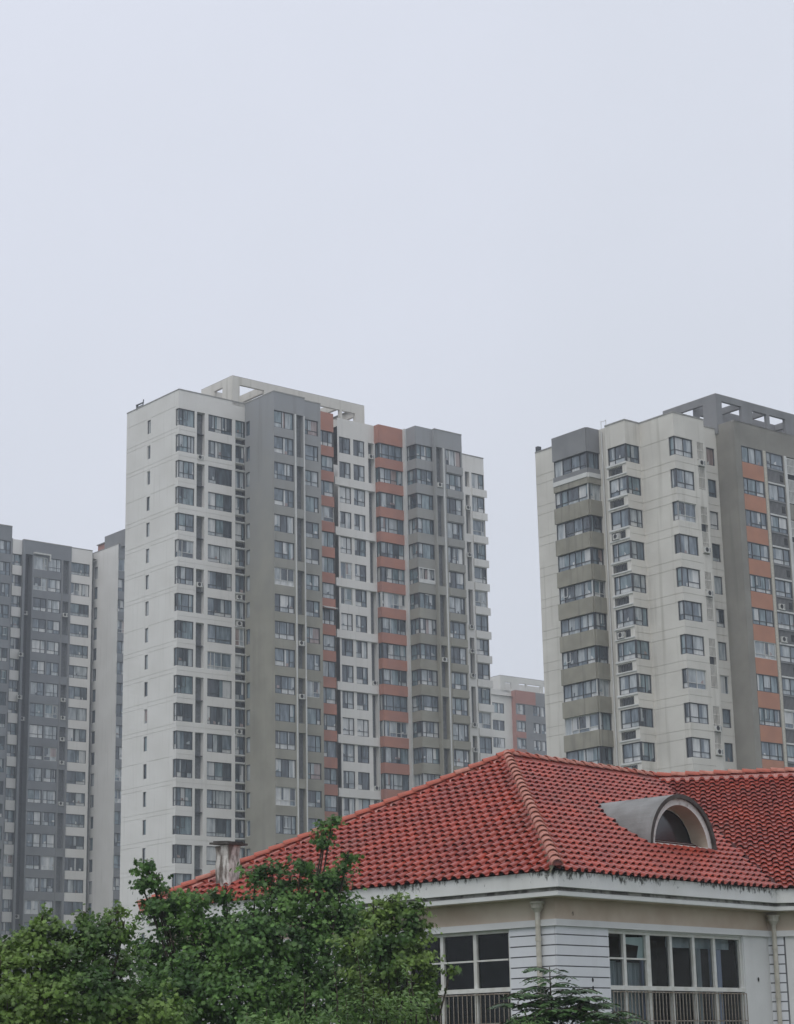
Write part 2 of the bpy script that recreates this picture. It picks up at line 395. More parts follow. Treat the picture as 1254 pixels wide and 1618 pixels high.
    for k, z in enumerate(H):
        op.append((6.45, 8.4, z - 1.9, z)); window(T, 0, 6.45, z - 1.9, 1.95, 1.9, t, 2, .3)
        panel(face(42.1, .6, 0), 2.35, z - 2.82, z - 1.93, wh, t, .12, 0, 'balcony_panel')
        if k % 2 == 1: op.append((5.4, 6.1, z - 4.8, z, .5, M_['louvre']))
        if random.random() < .25: ac(T, 0, 5.32, z - 1.9, t, -.1)
    op.append((5.4, 6.1, zh - 1.9, zh, .5, M_['louvre']))
    wall(W, T, 8.45, GZ, zt, op, wh, .1); coping(C, T, 8.45, zt)
    # hidden sides, back and roof
    for T, w in ((face(44.15, .6, 90), 11.9), (face(15.4, -4.78, 90), 3), (face(18.85, -2.55, 90), 1.7), (face(25.36, -1.8, 90), .01)):
        wall(W, T, w, GZ, zt, [], wh if w > 5 else gr)
    W.quad([(0, 10.5, 0), (0, 10.5, zt + EYE), (44.15, 12.5, zt + EYE), (44.15, 12.5, 0)], wh)
    for u0_, u1_, v in ((0, 8.6, 0), (8.6, 12.75, -5.42), (12.75, 15.4, -4.78), (15.4, 18.85, -2.55), (18.85, 20, -.9), (20, 25.36, -1.8), (25.36, 29.1, -2.55), (29.1, 31.58, -4.6), (31.58, 35.7, -5.1), (35.7, 44.1, .6)):
        W.quad([(u0_, v, zt - 1 + EYE), (u1_, v, zt - 1 + EYE), (u1_, 10.5, zt - 1 + EYE), (u0_, 10.5, zt - 1 + EYE)], M_['coping'])
    W.build('wall', t); pass
    # open frame on the roof
    wh = M_['cream']; fr = MB(); z0, z1 = zt - .5, 72.94; th = .35
    T = face(6.95, 0, 0); Lw = 18.46
    ops = [(.97, 4.27, zt + .05, 72.07), (5.2, 8.6, zt + .05, 72.0), (11.9, 14.85, zt + .4, 71.8), (15.2, 17.05, 70.75, 71.8)]
    wall(fr, T, Lw, z0, z1, ops, wh, th)
    T2 = face(6.95 + Lw, 6.13, 180)
    wall(fr, face(6.95 + th, 6.13 - th, 0), Lw - 2 * th, z0, z1, [(.6, 3.9, zt + .3, 72.0), (11, 13.9, zt + .3, 72.0)], wh, th)
    T = face(6.95, 6.13, -90); wall(fr, T, 6.13, z0, z1, [(2.6, 4.2, 70.9, 72.1), (.4, 1.0, 70.9, 71.9)], wh, th)
    wall(fr, face(6.95 + Lw, 0, 90), 6.13, z0, z1, [(1.5, 4.5, zt + .4, 72)], wh, th)
    # inner skins and the flat tops of the beams
    wall(fr, face(6.95 + th, th, 180), 0.001, z0, z1, [], wh)
    e = EYE
    for a, b in (((6.95, 0, z1 + e), (25.41, th, z1 + e + .04)), ((6.95, 5.78, z1 + e), (25.41, 6.13, z1 + e + .04)), ((6.95, th, z1 + e), (7.3, 5.78, z1 + e + .04)), ((25.06, th, z1 + e), (25.41, 5.78, z1 + e + .04))): fr.box(a, b, M_['coping'])
    fr.build('roof_frame', t)
    for u in (11.6, 17.2, 21.8):
        s = MB(); s.box((u, th + .01, 72.05 + e), (u + .35, 5.77, 72.9 + e), wh); s.build('roof_beam', t)
    s = MB(); s.box((12.6, 2.2, 69.2 + e), (18.3, 5.6, 71.7 + e), M_['gray']); s.build('machine_room', t)
    s = MB(); s.box((-.02, 7.3, zt + e), (.3, 8.6, zt + e + .12), M_['frame']); s.tube([(.1, 8.4, zt + e - .2), (.1, 8.6, zt + e + .45)], .14, M_['frame']); s.tube([(.1, 7.4, zt + e), (.1, 7.25, zt + e + .75)], .06, M_['frame']); s.tube([(.1, 7.3, zt + e + .4), (.1, 8.5, zt + e + .42)], .09, M_['frame']); s.build('roof_vent', t)
    # one or two white framed glazings renewed by the owners
    s = MB(); T = face(29.13, -4.6, 0)
    zz = H[5] - 1.75
    for a in (0, .55, 1.3, 2.3): s.box((a, .02, zz), (a + .09, .12, zz + 1.75), M_['wframe'], T)
    s.box((.09, .02, zz + .0), (2.3, .1, zz + .45), M_['wframe'], T); s.box((.09, .02, zz + 1.66), (2.3, .1, zz + 1.75), M_['wframe'], T); s.build('white_window_frame', t)
    return t
middle_tower()

# ------------------------------------------------------------------ right tower
def right_tower():
    t = tower('apartment_tower', 1063.6, 650, 169, 'cream and olive grey apartment tower with orange panels, cut off by the right edge')
    zt, zh, nf, P = 53.61, 51.41, 13, 2.9
    cr, ol, tr, e = M_['cream'], M_['olive'], M_['trim'], EYE
    W = MB(); C = Parts(t); H = [zh - P * k for k in range(nf)]
    # plain wall at the far left
    T = face(-1.42, 16.0, -90); gv = []
    for z in H: gv += [(0, 8.3, z - .15), (0, 8.3, z - .95)]
    wall(W, T, 8.3, GZ, zt, [], cr, .1, gv); coping(C, T, 8.3, zt)
    # glazed balcony box
    def bay(T, rot, w, cols, off):
        panel(T, w, zh, zt, M_['slate'], t, .12)
        for k, z in enumerate(H):
            window(T, rot, 0, z - 1.5, w, 1.5, t, cols, .25, 'b', name='balcony_glazing')
            if k == 0:
                panel(T, w, z - 1.95, z - 1.5, M_['slate'], t, .1); panel(T, w, z - 2.35, z - 1.95, tr, t, .16, name='balcony_ledge'); panel(T, w, z - 2.9, z - 2.35, M_['bay'], t, .1)
            else: panel(T, w, z - 2.9, z - 1.5, M_['bay'], t, .14)
        panel(T, w, GZ, H[-1] - P, M_['bay'], t, .12)
    bay(face(-2.98, 12.05, -90), -90, 4.31, 4, 0)
    bay(face(-2.98, 7.74, 0), 0, 1.46, 2, 0)
    W.quad([(-2.9, 12.0, 0), (-1.42, 12.0, 0), (-1.42, 12.0, zt + e), (-2.9, 12.0, zt + e)], M_['slate'])
    # set-back strip with rain pipe
    T = face(-1.52, 7.74, -90); wall(W, T, 1.3, GZ, zt, [], cr)
    s = MB(); s.tube([(-1.62, 7.2, 0), (-1.62, 7.2, zt + e - .3)], .07, M_['trim']); s.build('rain_pipe', t)
    # projecting window bay
    T = face(-1.95, 6.44, -90); T2 = face(-1.95, 4.03, 0); op = []; op2 = []; gv = []
    for k, z in enumerate(H):
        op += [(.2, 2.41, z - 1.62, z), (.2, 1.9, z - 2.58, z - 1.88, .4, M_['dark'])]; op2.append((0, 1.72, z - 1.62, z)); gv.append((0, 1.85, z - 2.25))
        window(T, -90, .2, z - 1.62, 2.2, 1.62, t, 2, .28, 'b'); window(T2, 0, .05, z - 1.62, 1.67, 1.62, t, 2, .28, 'b')
        C.box((.0, 0, z - 1.78), (2.41, .08, z - 1.62), tr, T, 'window_ledge'); C.box((0, 0, z - 2.72), (2.41, .08, z - 2.6), tr, T, 'window_ledge')
        s = MB()
        for i in range(9): s.box((.24 + i * .19, -.05, z - 2.56), (.28 + i * .19, -.01, z - 1.9), M_['louvre'], T)
        s.build('louvre', t)
        if random.random() < .45: ac(T, -90, .5, z - 2.56, t, -.1)
    wall(W, T, 2.41, GZ, zt, op, cr, .12); wall(W, T2, 1.85, GZ, zt, op2, cr, .12, gv); coping(C, T, 2.41, zt); coping(C, T2, 1.85, zt)
    # main cream corner
    T = face(-.1, 4.03, -90); T2 = face(-.1, 0, 0); op = []; op2 = []; gv = []; gv2 = []
    for k, z in enumerate(H):
        op.append((3.35, 4.03, z - 1.68, z)); op2 += [(0, 2.3, z - 1.68, z)]
        gv += [(0, 3.35, z - .1), (0, 4.03, z - 2.25)]; gv2 += [(0, 2.78, z - 2.25)]
        window(T, -90, 3.35, z - 1.68, .6, 1.68, t, 1, .3, 'd'); window(T2, 0, .08, z - 1.68, 2.22, 1.68, t, 2, .3)
    C.box((.06, -.13, GZ), (.14, -.09, zh), M_['frame'], T2, 'corner_post')
    for k in range(0, nf, 2):
        z = H[k]; top = z - .0
        op2 += [(2.82, 3.68, top - 4.3, top, .3, M_['dark'])]
        s = MB()
        for zz0, zz1 in ((top - 1.62, top), (top - 4.25, top - 2.3)):
            for i in range(6): s.box((2.84 + i * .155, -.06, zz0), (2.90 + i * .155, -.01, zz1), cr, T2)
            for zq in (zz0, zz1 - .06, (zz0 + zz1) / 2): s.box((2.83, -.055, zq), (3.67, -.004, zq + .06), cr, T2)
        s.build('grille', t)
        if k % 4 == 0: ac(T2, 0, 2.84, top - 2.22, t, -.08)
        if k % 6 == 2: ac(T2, 0, 2.84, top - 4.2, t, -.08)
    wall(W, T, 4.03, GZ, zt, op, cr, .12, gv); wall(W, T2, 3.87, GZ, zt, op2, cr, .12, gv2); coping(C, T, 4.03, zt); coping(C, T2, 3.87, zt)
    T = face(3.77, .72, 0); op = []; gv = []
    for z in H: op.append((.95, 2.02, z - 1.6, z)); gv += [(.1, 2.3, z - 2.3)]; window(T, 0, .95, z - 1.6, 1.07, 1.6, t, 1, .25 if random.random() < .5 else 0)
    wall(W, T, 2.35, GZ, zt - .25, op, cr, .12, gv); coping(C, T, 2.35, zt - .25)
    wall(W, face(3.77, 0, 90), .72, GZ, zt, [], cr)
    # olive side and front
    T = face(6.1, .72, -90); wall(W, T, 2.17, GZ, zt, [], ol)
    T = face(6.1, -1.45, 0); op = []
    for k, z in enumerate(H):
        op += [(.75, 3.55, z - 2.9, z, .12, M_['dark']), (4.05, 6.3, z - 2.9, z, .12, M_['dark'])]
        window(T, 0, .78, z - 1.5, 2.74, 1.5, t, 3, .25, 'b', dep=.03); panel(face(6.85, -1.45, 0), 2.8, z - 2.9, z - 1.5, M_['orangeR'], t, .02, .1)
        window(T, 0, 4.05, z - 1.5, 2.25, 1.5, t, 2, .3, 'b', dep=.03)
        s = MB(); s.box((4.05, -.1, z - 2.9), (6.3, .03, z - 2.76), tr, T); s.box((4.05, -.1, z - 1.62), (6.3, .03, z - 1.5), M_['slate'], T)
        for i in range(13): s.box((4.1 + i * .17, -.08, z - 2.76), (4.17 + i * .17, -.02, z - 1.62), M_['slate'], T)
        s.build('louvre', t)
        s = MB(); s.box((5.75, -.05, z - 2.5), (6.15, 0, z - 1.9), M_['black'], T); s.build('vent', t)
        if random.random() < .3: ac(T, 0, 4.3, z - 2.7, t, -.15)
        if k % 2 == 0: op.append((6.75, 8.3, z - 4.4, z, .3, M_['dark']))
        op.append((8.8, 10.9, z - 1.6, z)); window(T, 0, 8.8, z - 1.6, 2.1, 1.6, t, 2, .3)
    for k in range(0, nf, 2):
        z = H[k]; s = MB()
        for zz0, zz1 in ((z - 1.6, z - .1), (z - 4.3, z - 2.1)):
            for i in range(9): s.box((6.78 + i * .18, -.05, zz0), (6.86 + i * .18, 0, zz1), M_['trim'], T)
            for zq in (zz0, zz1 - .07, (zz0 + zz1) / 2): s.box((6.77, -.045, zq), (8.28, .004, zq + .07), M_['trim'], T)
        s.build('grille', t)
    wall(W, T, 16, GZ, zt, op, ol, .12); coping(C, T, 16, zt, .0)
    for a in (3.62, 6.42): s = MB(); s.box((a, 0, GZ), (a + .32, .05, zh), M_['trim'] if a > 5 else M_['pipe'], T); s.build('pillar', t)
    # closing faces
    wall(W, face(22.1, -1.45, 90), 17.5, GZ, zt, [], ol)
    W.quad([(-1.42, 16, 0), (-1.42, 16, zt + e), (22.1, 16, zt + e), (22.1, 16, 0)], cr)
    for a, b, v in ((-1.42, -.1, 4.03), (-.1, 3.77, 0), (3.77, 6.1, .72), (6.1, 22.1, -1.45)):
        W.quad([(a, v, zt - 1.2 + e), (b, v, zt - 1.2 + e), (b, 16, zt - 1.2 + e), (a, 16, zt - 1.2 + e)], M_['coping'])
    W.build('wall', t); pass
    # roof frame
    bl = M_['slate']; fr = MB(); z0, z1 = zt - .8, 56.5; th = .3
    T = face(6.0, .35, 0)
    wall(fr, T, 16, z0, z1, [(.75, 3.35, 54.1, 55.93), (4.8, 6.75, 54.3, 55.83), (7.15, 9.3, 54.3, 55.85), (11, 13, 54.3, 55.85)], bl, th)
    T = face(6.0, 6.78, -90); wall(fr, T, 6.43, z0, z1, [(.35, 4.85, zt - .1, 55.83)], bl, th)
    for a, b in (((6.0, .35, z1 + e), (22, .65, z1 + e + .04)), ((6.0, .65, z1 + e), (6.3, 6.78, z1 + e + .04)), ((6.3, 6.48, z1 + e - .7), (22, 6.78, z1 + e))): fr.box(a, b, M_['coping'])
    wall(fr, face(6.3, .65, 0), .45, z0, z1, [], bl); wall(fr, face(6.3, 6.48, -90), .01, z0, z1, [], bl)
    fr.build('roof_frame', t)
    s = MB(); wall(s, face(6.3, 3.4, 0), 15, z0, z1 - .02, [(.9, 2.3, 54.2, 55.5), (3.6, 4.6, 54.2, 55.2), (6.0, 8.2, 54.0, 54.9)], bl, .3)
    for u in (9.6, 12.9, 17.5): s.box((u, .66, 55.9 + e), (u + .3, 3.39, 56.48 + e), bl)
    s.build('roof_wall', t)
    s = MB(); s.box((-1.4, 15.6, zt + e), (-1.0, 15.95, zt + e + .5), M_['frame']); s.build('roof_vent', t)
    s = MB()
    for v in (7.9, 7.3): s.tube([(-.9, v, zt + e - .4), (-.9, v, zt + e + 1.0)], .03, M_['ac'], 5)
    s.tube([(-.9, 7.9, zt + e + .9), (-.9, 7.3, zt + e + .9)], .025, M_['ac'], 5); s.build('antenna', t)
right_tower()

# ------------------------------------------------------------------ left tower
def left_tower():
    t = tower('apartment_tower', 146, 870, 279, 'hazy blue grey apartment tower with white balconies behind the trees at the left edge')
    zt, zh, nf, P, e = 69.7, 67.58, 19, 2.9, EYE
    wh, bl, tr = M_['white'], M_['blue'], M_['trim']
    W = MB(); C = Parts(t); H = [zh - P * k for k in range(nf)]
    T = face(-3.45, 0, 0); op = []
    for z in H: op.append((.1, 3.05, z - 1.75, z)); window(T, 0, .1, z - 1.75, 2.95, 1.75, t, random.choice((2, 3)), .25 if random.random() < .6 else 0)
    wall(W, T, 3.45, GZ, zt, op, wh, .12); coping(C, T, 3.45, zt)
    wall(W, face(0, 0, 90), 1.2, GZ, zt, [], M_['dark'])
    T = face(0, 1.2, 0); wall(W, T, .85, GZ, zt, [], M_['louvre'])
    T = face(.85, 1.2, -90); op = []
    for z in H: op.append((.35, 1.3, z - 1.8, z - .1)); window(T, -90, .35, z - 1.8, .95, 1.7, t, 1, 0)
    wall(W, T, 6.75, GZ, zt, op, wh, .12); coping(C, T, 6.75, zt)
    T = face(.85, -5.55, 0)
    panel(T, 1.6, zh, zt, bl, t, 0)
    for z in H: panel(T, 1.6, z - P, z - 1.75, bl, t, .06); window(T, 0, 0, z - 1.75, 1.6, 1.75, t, 2, .3, name='balcony_glazing')
    panel(T, 1.6, GZ, H[-1] - P, bl, t, .0)
    wall(W, face(2.45, -5.55, 0), 3, GZ, zt, [], bl)
    # blue grey block
    T = face(-10.95, -.22, 0); op = []
    for k, z in enumerate(H):
        op += [(1.65, 3.75, z - 1.8, z), (3.95, 5.9, z - 1.8, z)]
        window(T, 0, 1.65, z - 1.8, 2.1, 1.8, t, 2, .3); window(T, 0, 3.95, z - 1.8, 1.95, 1.8, t, 2, .3)
        if k % 2 == 0: op.append((6.25, 7.15, z - 4.7, z, .5, M_['louvre']))
        if random.random() < .3: ac(T, 0, 6.3, z - 1.9 - random.random() * .5, t, -.15)
        if random.random() < .2: ac(T, 0, .6, z - 2.4, t, -1)
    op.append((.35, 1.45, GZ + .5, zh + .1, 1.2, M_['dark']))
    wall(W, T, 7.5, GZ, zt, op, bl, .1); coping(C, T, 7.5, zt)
    for a in (6.02, 7.24): s = MB(); s.box((a, 0, GZ), (a + .14, .05, zh), M_['slate'], T); s.build('pillar', t)
    s = MB(); s.box((1.5, .02, zh + .25), (4.1, .35, zh + .45), M_['ac'], T); s.box((3.95, .02, zh - .5), (4.1, .35, zh + .25), M_['ac'], T); s.build('canopy', t)
    # white balcony column
    T = face(-12.35, .3, 0)
    wall(W, face(-10.95, .3, -90), .52, GZ, zt, [], bl)
    panel(T, 1.4, zh, zt - .1, wh, t, .1)
    for k, z in enumerate(H):
        panel(T, 1.4, z - P, z - 1.6, wh, t, .14); window(T, 0, 0, z - 1.6, 1.4, 1.6, t, 2, .3, 'b', name='balcony_glazing')
        if k in (4, 6): ac(T, 0, 1.0, z - 2.6, t, .42)
    panel(T, 1.4, GZ, H[-1] - P, wh, t, .1)
    s = MB(); s.box((1.45, -.3, GZ), (1.6, .1, zt - .1), M_['slate'], T); s.build('pillar', t)
    T = face(-17.5, -5.5, 0); op = []
    for z in H: op.append((.1, 1.75, z - 1.8, z)); window(T, 0, .1, z - 1.8, 1.65, 1.8, t, 2, .3)
    wall(W, T, 1.9, GZ, zt, op, bl, .1); coping(C, T, 1.9, zt)
    wall(W, face(-15.6, -5.5, 90), 5.8, GZ, zt, [], bl)
    T = face(-15.6, .3, 0); wall(W, T, 3.3, GZ, zt, [], bl)
    # higher roof parts behind
    s = MB(); s.box((1.2, -7.5, zt - .5 + e), (1.6, -1.2, 71.6 + e), M_['slate']); s.box((1.6, -1.6, zt - .5 + e), (6, -1.2, 71.6 + e), M_['slate']); s.build('roof_frame', t)
    s = MB(); s.box((1.4, -.9, zt - .9 + e), (2.6, .9, 70.75 + e), M_['rust']); s.box((1.2, -1.1, 70.75 + e), (2.7, 1.0, 70.85 + e), M_['coping']); s.build('roof_box', t)
    W.quad([(-17.5, 12, 0), (-17.5, 12, zt + e), (5.4, 12, zt + e), (5.4, 12, 0)], bl)
    for a, b, v in ((-17.5, -15.6, -5.5), (-15.6, -10.95, .3), (-10.95, .8, 0), (.9, 5.4, -5.5)):
        W.quad([(a, v, zt - 1.2 + e), (b, v, zt - 1.2 + e), (b, 12, zt - 1.2 + e), (a, 12, zt - 1.2 + e)], M_['coping'])
    W.build('wall', t); pass
left_tower()

# ------------------------------------------------------------------ far tower
def far_tower():
    t = tower('apartment_tower', 789.9, 1066.7, 335, 'distant pale apartment block with faded red corner in the gap between two taller towers')
    zt, zh, nf, P, e = 59.2, 56.9, 8, 2.9, EYE
    wh, bl = M_['whiteN'], M_['slate']; W = MB(); H = [zh - P * k for k in range(nf)]
    T = face(-6, 0, 0); op = []
    for z in H: op.append((4.0, 6.65, z - 1.7, z)); window(T, 0, 4.0, z - 1.7, 2.65, 1.7, t, 2, 0)
    wall(W, T, 8.4, GZ, zt, op, wh, .12, [(5.2, 6.8, zh + .5)])
    wall(W, face(2.38, 0, -90), 1.0, GZ, zt, [], M_['rust'])
    T = face(2.38, -1.0, 0); op = []
    for z in H:
        op += [(.3, 2.1, z - 1.7, z), (3.9, 5.5, z - 1.7, z), (5.8, 7.4, z - 1.7, z)]
        window(T, 0, .3, z - 1.7, 1.8, 1.7, t, 2, .3); window(T, 0, 3.9, z - 1.7, 1.6, 1.7, t, 2, .3); window(T, 0, 5.8, z - 1.7, 1.6, 1.7, t, 2, .3)
        panel(face(2.4, -1.0, 0), 2.1, z - 2.75, z - 1.75, M_['rust'], t, .08, 0)
    panel(face(2.4, -1.0, 0), 4.5, zh + .1, zt, M_['rust'], t, .08, 0, 'parapet_panel')
    wall(W, T, 12, GZ, zt, op, bl, .12)
    wall(W, face(2.38, -1, -90), .01, GZ, zt, [], bl)
    W.quad([(-6, 12, 0), (-6, 12, zt + e), (14.4, 12, zt + e), (14.4, 12, 0)], wh)
    W.quad([(-6, 0, zt - 1 + e), (14.4, -1, zt - 1 + e), (14.4, 12, zt - 1 + e), (-6, 12, zt - 1 + e)], M_['coping'])
    W.build('wall', t)
    fr = MB()
    wall(fr, face(0, 0, 0), 14, zt - .3, 61.62, [(1.1, 2.5, 59.35, 60.6), (4.2, 5.8, 59.6, 60.7), (6.15, 9.2, 59.5, 60.7), (9.8, 12, 59.5, 60.7)], wh, .3)
    wall(fr, face(0, 5, -90), 5, zt - .3, 61.62, [(1.2, 2.9, 59.4, 60.6)], wh, .3)
    wall(fr, face(.3, 4.7, 0), 13.4, zt - .3, 61.6, [(1.1, 1.5, 59.6, 60.7), (8, 9.2, 59.6, 60.6)], wh, .3)
    fr.box((0, 0, 61.62 + e), (14, .3, 61.7 + e), M_['coping']); fr.box((0, .3, 61.62 + e), (.3, 5, 61.7 + e), M_['coping'])
    fr.build('roof_frame', t)
far_tower()

# ------------------------------------------------------------------ house with the tiled roof
HY = R(47.91)
hl = dict(ze=3.68, s=.56, W=12.85, o=.45)
M_['tile'] = mat('clay_tile', (.38, .055, .026), (.235, .032, .020), 1.3, (1, 1, 1), rough=.30, spec=.65, coords='World', streak=(.65, (.17, .07, .05)), sc=1.3, low=.3, high=.7, island=.14, bump=.15, bscale=30)
M_['cap'] = mat('ridge_tile', (.50, .22, .165), (.36, .12, .08), 5, rough=.55, coords='World')
M_['capr'] = mat('ridge_tile_red', (.44, .10, .06), (.36, .10, .065), 5, rough=.5, coords='World')
M_['mortar'] = mat('mortar', (.20, .165, .12), (.11, .12, .07), 7, coords='World', bump=.6)
M_['deck'] = mat('roof_deck', (.07, .018, .014), (.05, .013, .011), 3)
M_['hwhite'] = mat('house_white', (.70, .70, .69), (.63, .63, .62), .9, streak=(.18, (.42, .41, .38)), sc=2)
M_['board'] = mat('board_white', (.72, .73, .755), (.66, .67, .69), .9, streak=(.25, (.48, .48, .47)), sc=2)
M_['frieze'] = mat('frieze_beige', (.60, .52, .42), (.50, .40, .31), 1.2, streak=(.35, (.34, .25, .17)), sc=1.5)
M_['cement'] = mat('cement', (.27, .27, .265), (.19, .187, .18), 1.6, streak=(.5, (.12, .12, .11)), sc=2.2, bump=.3)
M_['cem_dark'] = mat('cement_stained', (.10, .09, .08), (.05, .042, .038), 5, bump=.4)
M_['cem_pale'] = mat('cement_pale', (.66, .65, .62), (.34, .31, .27), 5, low=.55, high=.75, bump=.3)
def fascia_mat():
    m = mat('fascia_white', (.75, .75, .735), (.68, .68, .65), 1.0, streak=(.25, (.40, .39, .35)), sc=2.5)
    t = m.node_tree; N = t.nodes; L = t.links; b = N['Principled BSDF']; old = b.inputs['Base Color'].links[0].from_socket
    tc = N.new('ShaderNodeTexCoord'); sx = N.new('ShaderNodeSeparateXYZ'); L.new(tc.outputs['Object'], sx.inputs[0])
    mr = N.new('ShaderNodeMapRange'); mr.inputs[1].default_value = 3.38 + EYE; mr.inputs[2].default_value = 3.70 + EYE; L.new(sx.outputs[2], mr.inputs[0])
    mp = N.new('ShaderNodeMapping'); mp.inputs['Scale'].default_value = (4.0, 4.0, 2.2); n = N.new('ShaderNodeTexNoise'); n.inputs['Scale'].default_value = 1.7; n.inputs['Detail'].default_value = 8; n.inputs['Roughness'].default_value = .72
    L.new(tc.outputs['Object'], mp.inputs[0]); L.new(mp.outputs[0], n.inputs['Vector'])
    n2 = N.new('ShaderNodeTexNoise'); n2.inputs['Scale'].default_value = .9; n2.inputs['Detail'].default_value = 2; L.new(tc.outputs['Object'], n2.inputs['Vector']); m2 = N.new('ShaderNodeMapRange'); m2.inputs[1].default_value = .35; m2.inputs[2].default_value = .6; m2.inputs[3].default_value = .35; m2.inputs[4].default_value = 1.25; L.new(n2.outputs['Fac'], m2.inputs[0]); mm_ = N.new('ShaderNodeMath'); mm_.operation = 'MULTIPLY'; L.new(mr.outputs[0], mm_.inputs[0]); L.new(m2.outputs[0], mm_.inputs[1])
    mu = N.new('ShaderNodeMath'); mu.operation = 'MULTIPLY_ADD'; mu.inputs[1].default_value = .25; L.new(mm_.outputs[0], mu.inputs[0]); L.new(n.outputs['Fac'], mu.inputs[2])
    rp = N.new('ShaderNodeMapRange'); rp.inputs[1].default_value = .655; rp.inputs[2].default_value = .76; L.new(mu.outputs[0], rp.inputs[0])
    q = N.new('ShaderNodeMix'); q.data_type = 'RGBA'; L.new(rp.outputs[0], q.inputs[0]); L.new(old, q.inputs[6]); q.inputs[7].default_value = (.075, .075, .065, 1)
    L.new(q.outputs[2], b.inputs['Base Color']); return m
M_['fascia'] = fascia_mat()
M_['fascia_low'] = mat('grimy_shaded_moulding', (.36, .35, .32), (.14, .13, .12), 4, (1, 1, .3), low=.42, high=.6)  # grime, plus the shade of the eave groove darkened into the colour
M_['joint'] = mat('board_joint', (.20, .205, .215), (.15, .15, .155), 4)
def glass_mat():
    m = bpy.data.materials.new('clear_glass'); m.use_nodes = True; t = m.node_tree; N = t.nodes; L = t.links; N.remove(N['Principled BSDF'])
    tr = N.new('ShaderNodeBsdfTransparent'); tr.inputs[0].default_value = (.82, .86, .86, 1); gl = N.new('ShaderNodeBsdfGlossy'); gl.inputs['Roughness'].default_value = .03
    fr = N.new('ShaderNodeFresnel'); fr.inputs[0].default_value = 1.38; ms = N.new('ShaderNodeMixShader')
    L.new(fr.outputs[0], ms.inputs[0]); L.new(tr.outputs[0], ms.inputs[1]); L.new(gl.outputs[0], ms.inputs[2]); L.new(ms.outputs[0], N['Material Output'].inputs[0]); return m
M_['glass'] = glass_mat()
M_['dglass'] = pane_mat('dormer_glass', (.008, .010, .012), (.02, .022, .026))
M_['room'] = mat('room_dark', (.035, .042, .04), (.02, .025, .024), 2)
M_['curtain'] = mat('curtain_blue_white', (.62, .66, .80), (.44, .49, .64), 6, (1, 1, .15))
M_['curtain2'] = mat('curtain_grey', (.50, .55, .57), (.34, .39, .42), 6, (1, 1, .15))
M_['tape'] = mat('pale_paper', (.60, .70, .68), (.52, .62, .60), 4)
M_['wood'] = mat('window_frame_paint', (.68, .68, .65), (.58, .57, .52), 5, rough=.6)
M_['bar'] = mat('rusty_bar', (.36, .335, .295), (.20, .155, .115), 9, rough=.6)

def mitre(path, off):
    """offset an open polyline to its left by off (the house side)"""
    out = []; n = len(path)
    for i, p in enumerate(path):
        ds = []
        if i > 0: ds.append((Vector(path[i]) - Vector(path[i - 1])).normalized())
        if i < n - 1: ds.append((Vector(path[i + 1]) - Vector(path[i])).normalized())
        ns = [Vector((-d.y, d.x)) for d in ds]
        if len(ns) == 1: q = Vector(p) + ns[0] * off
        else:
            b = (ns[0] + ns[1]).normalized(); q = Vector(p) + b * (off / b.dot(ns[0]))
        out.append((q.x, q.y))
    return out
def sweep(mb, path, prof, mm, close=False):
    lines = [[(x, y, z + EYE) for x, y in mitre(path, o)] for o, z in prof]
    k = len(lines)
    for j in range(k if close else k - 1):
        a, b = lines[j], lines[(j + 1) % k]
        for i in range(len(path) - 1): mb.quad([a[i], a[i + 1], b[i + 1], b[i]], mm)

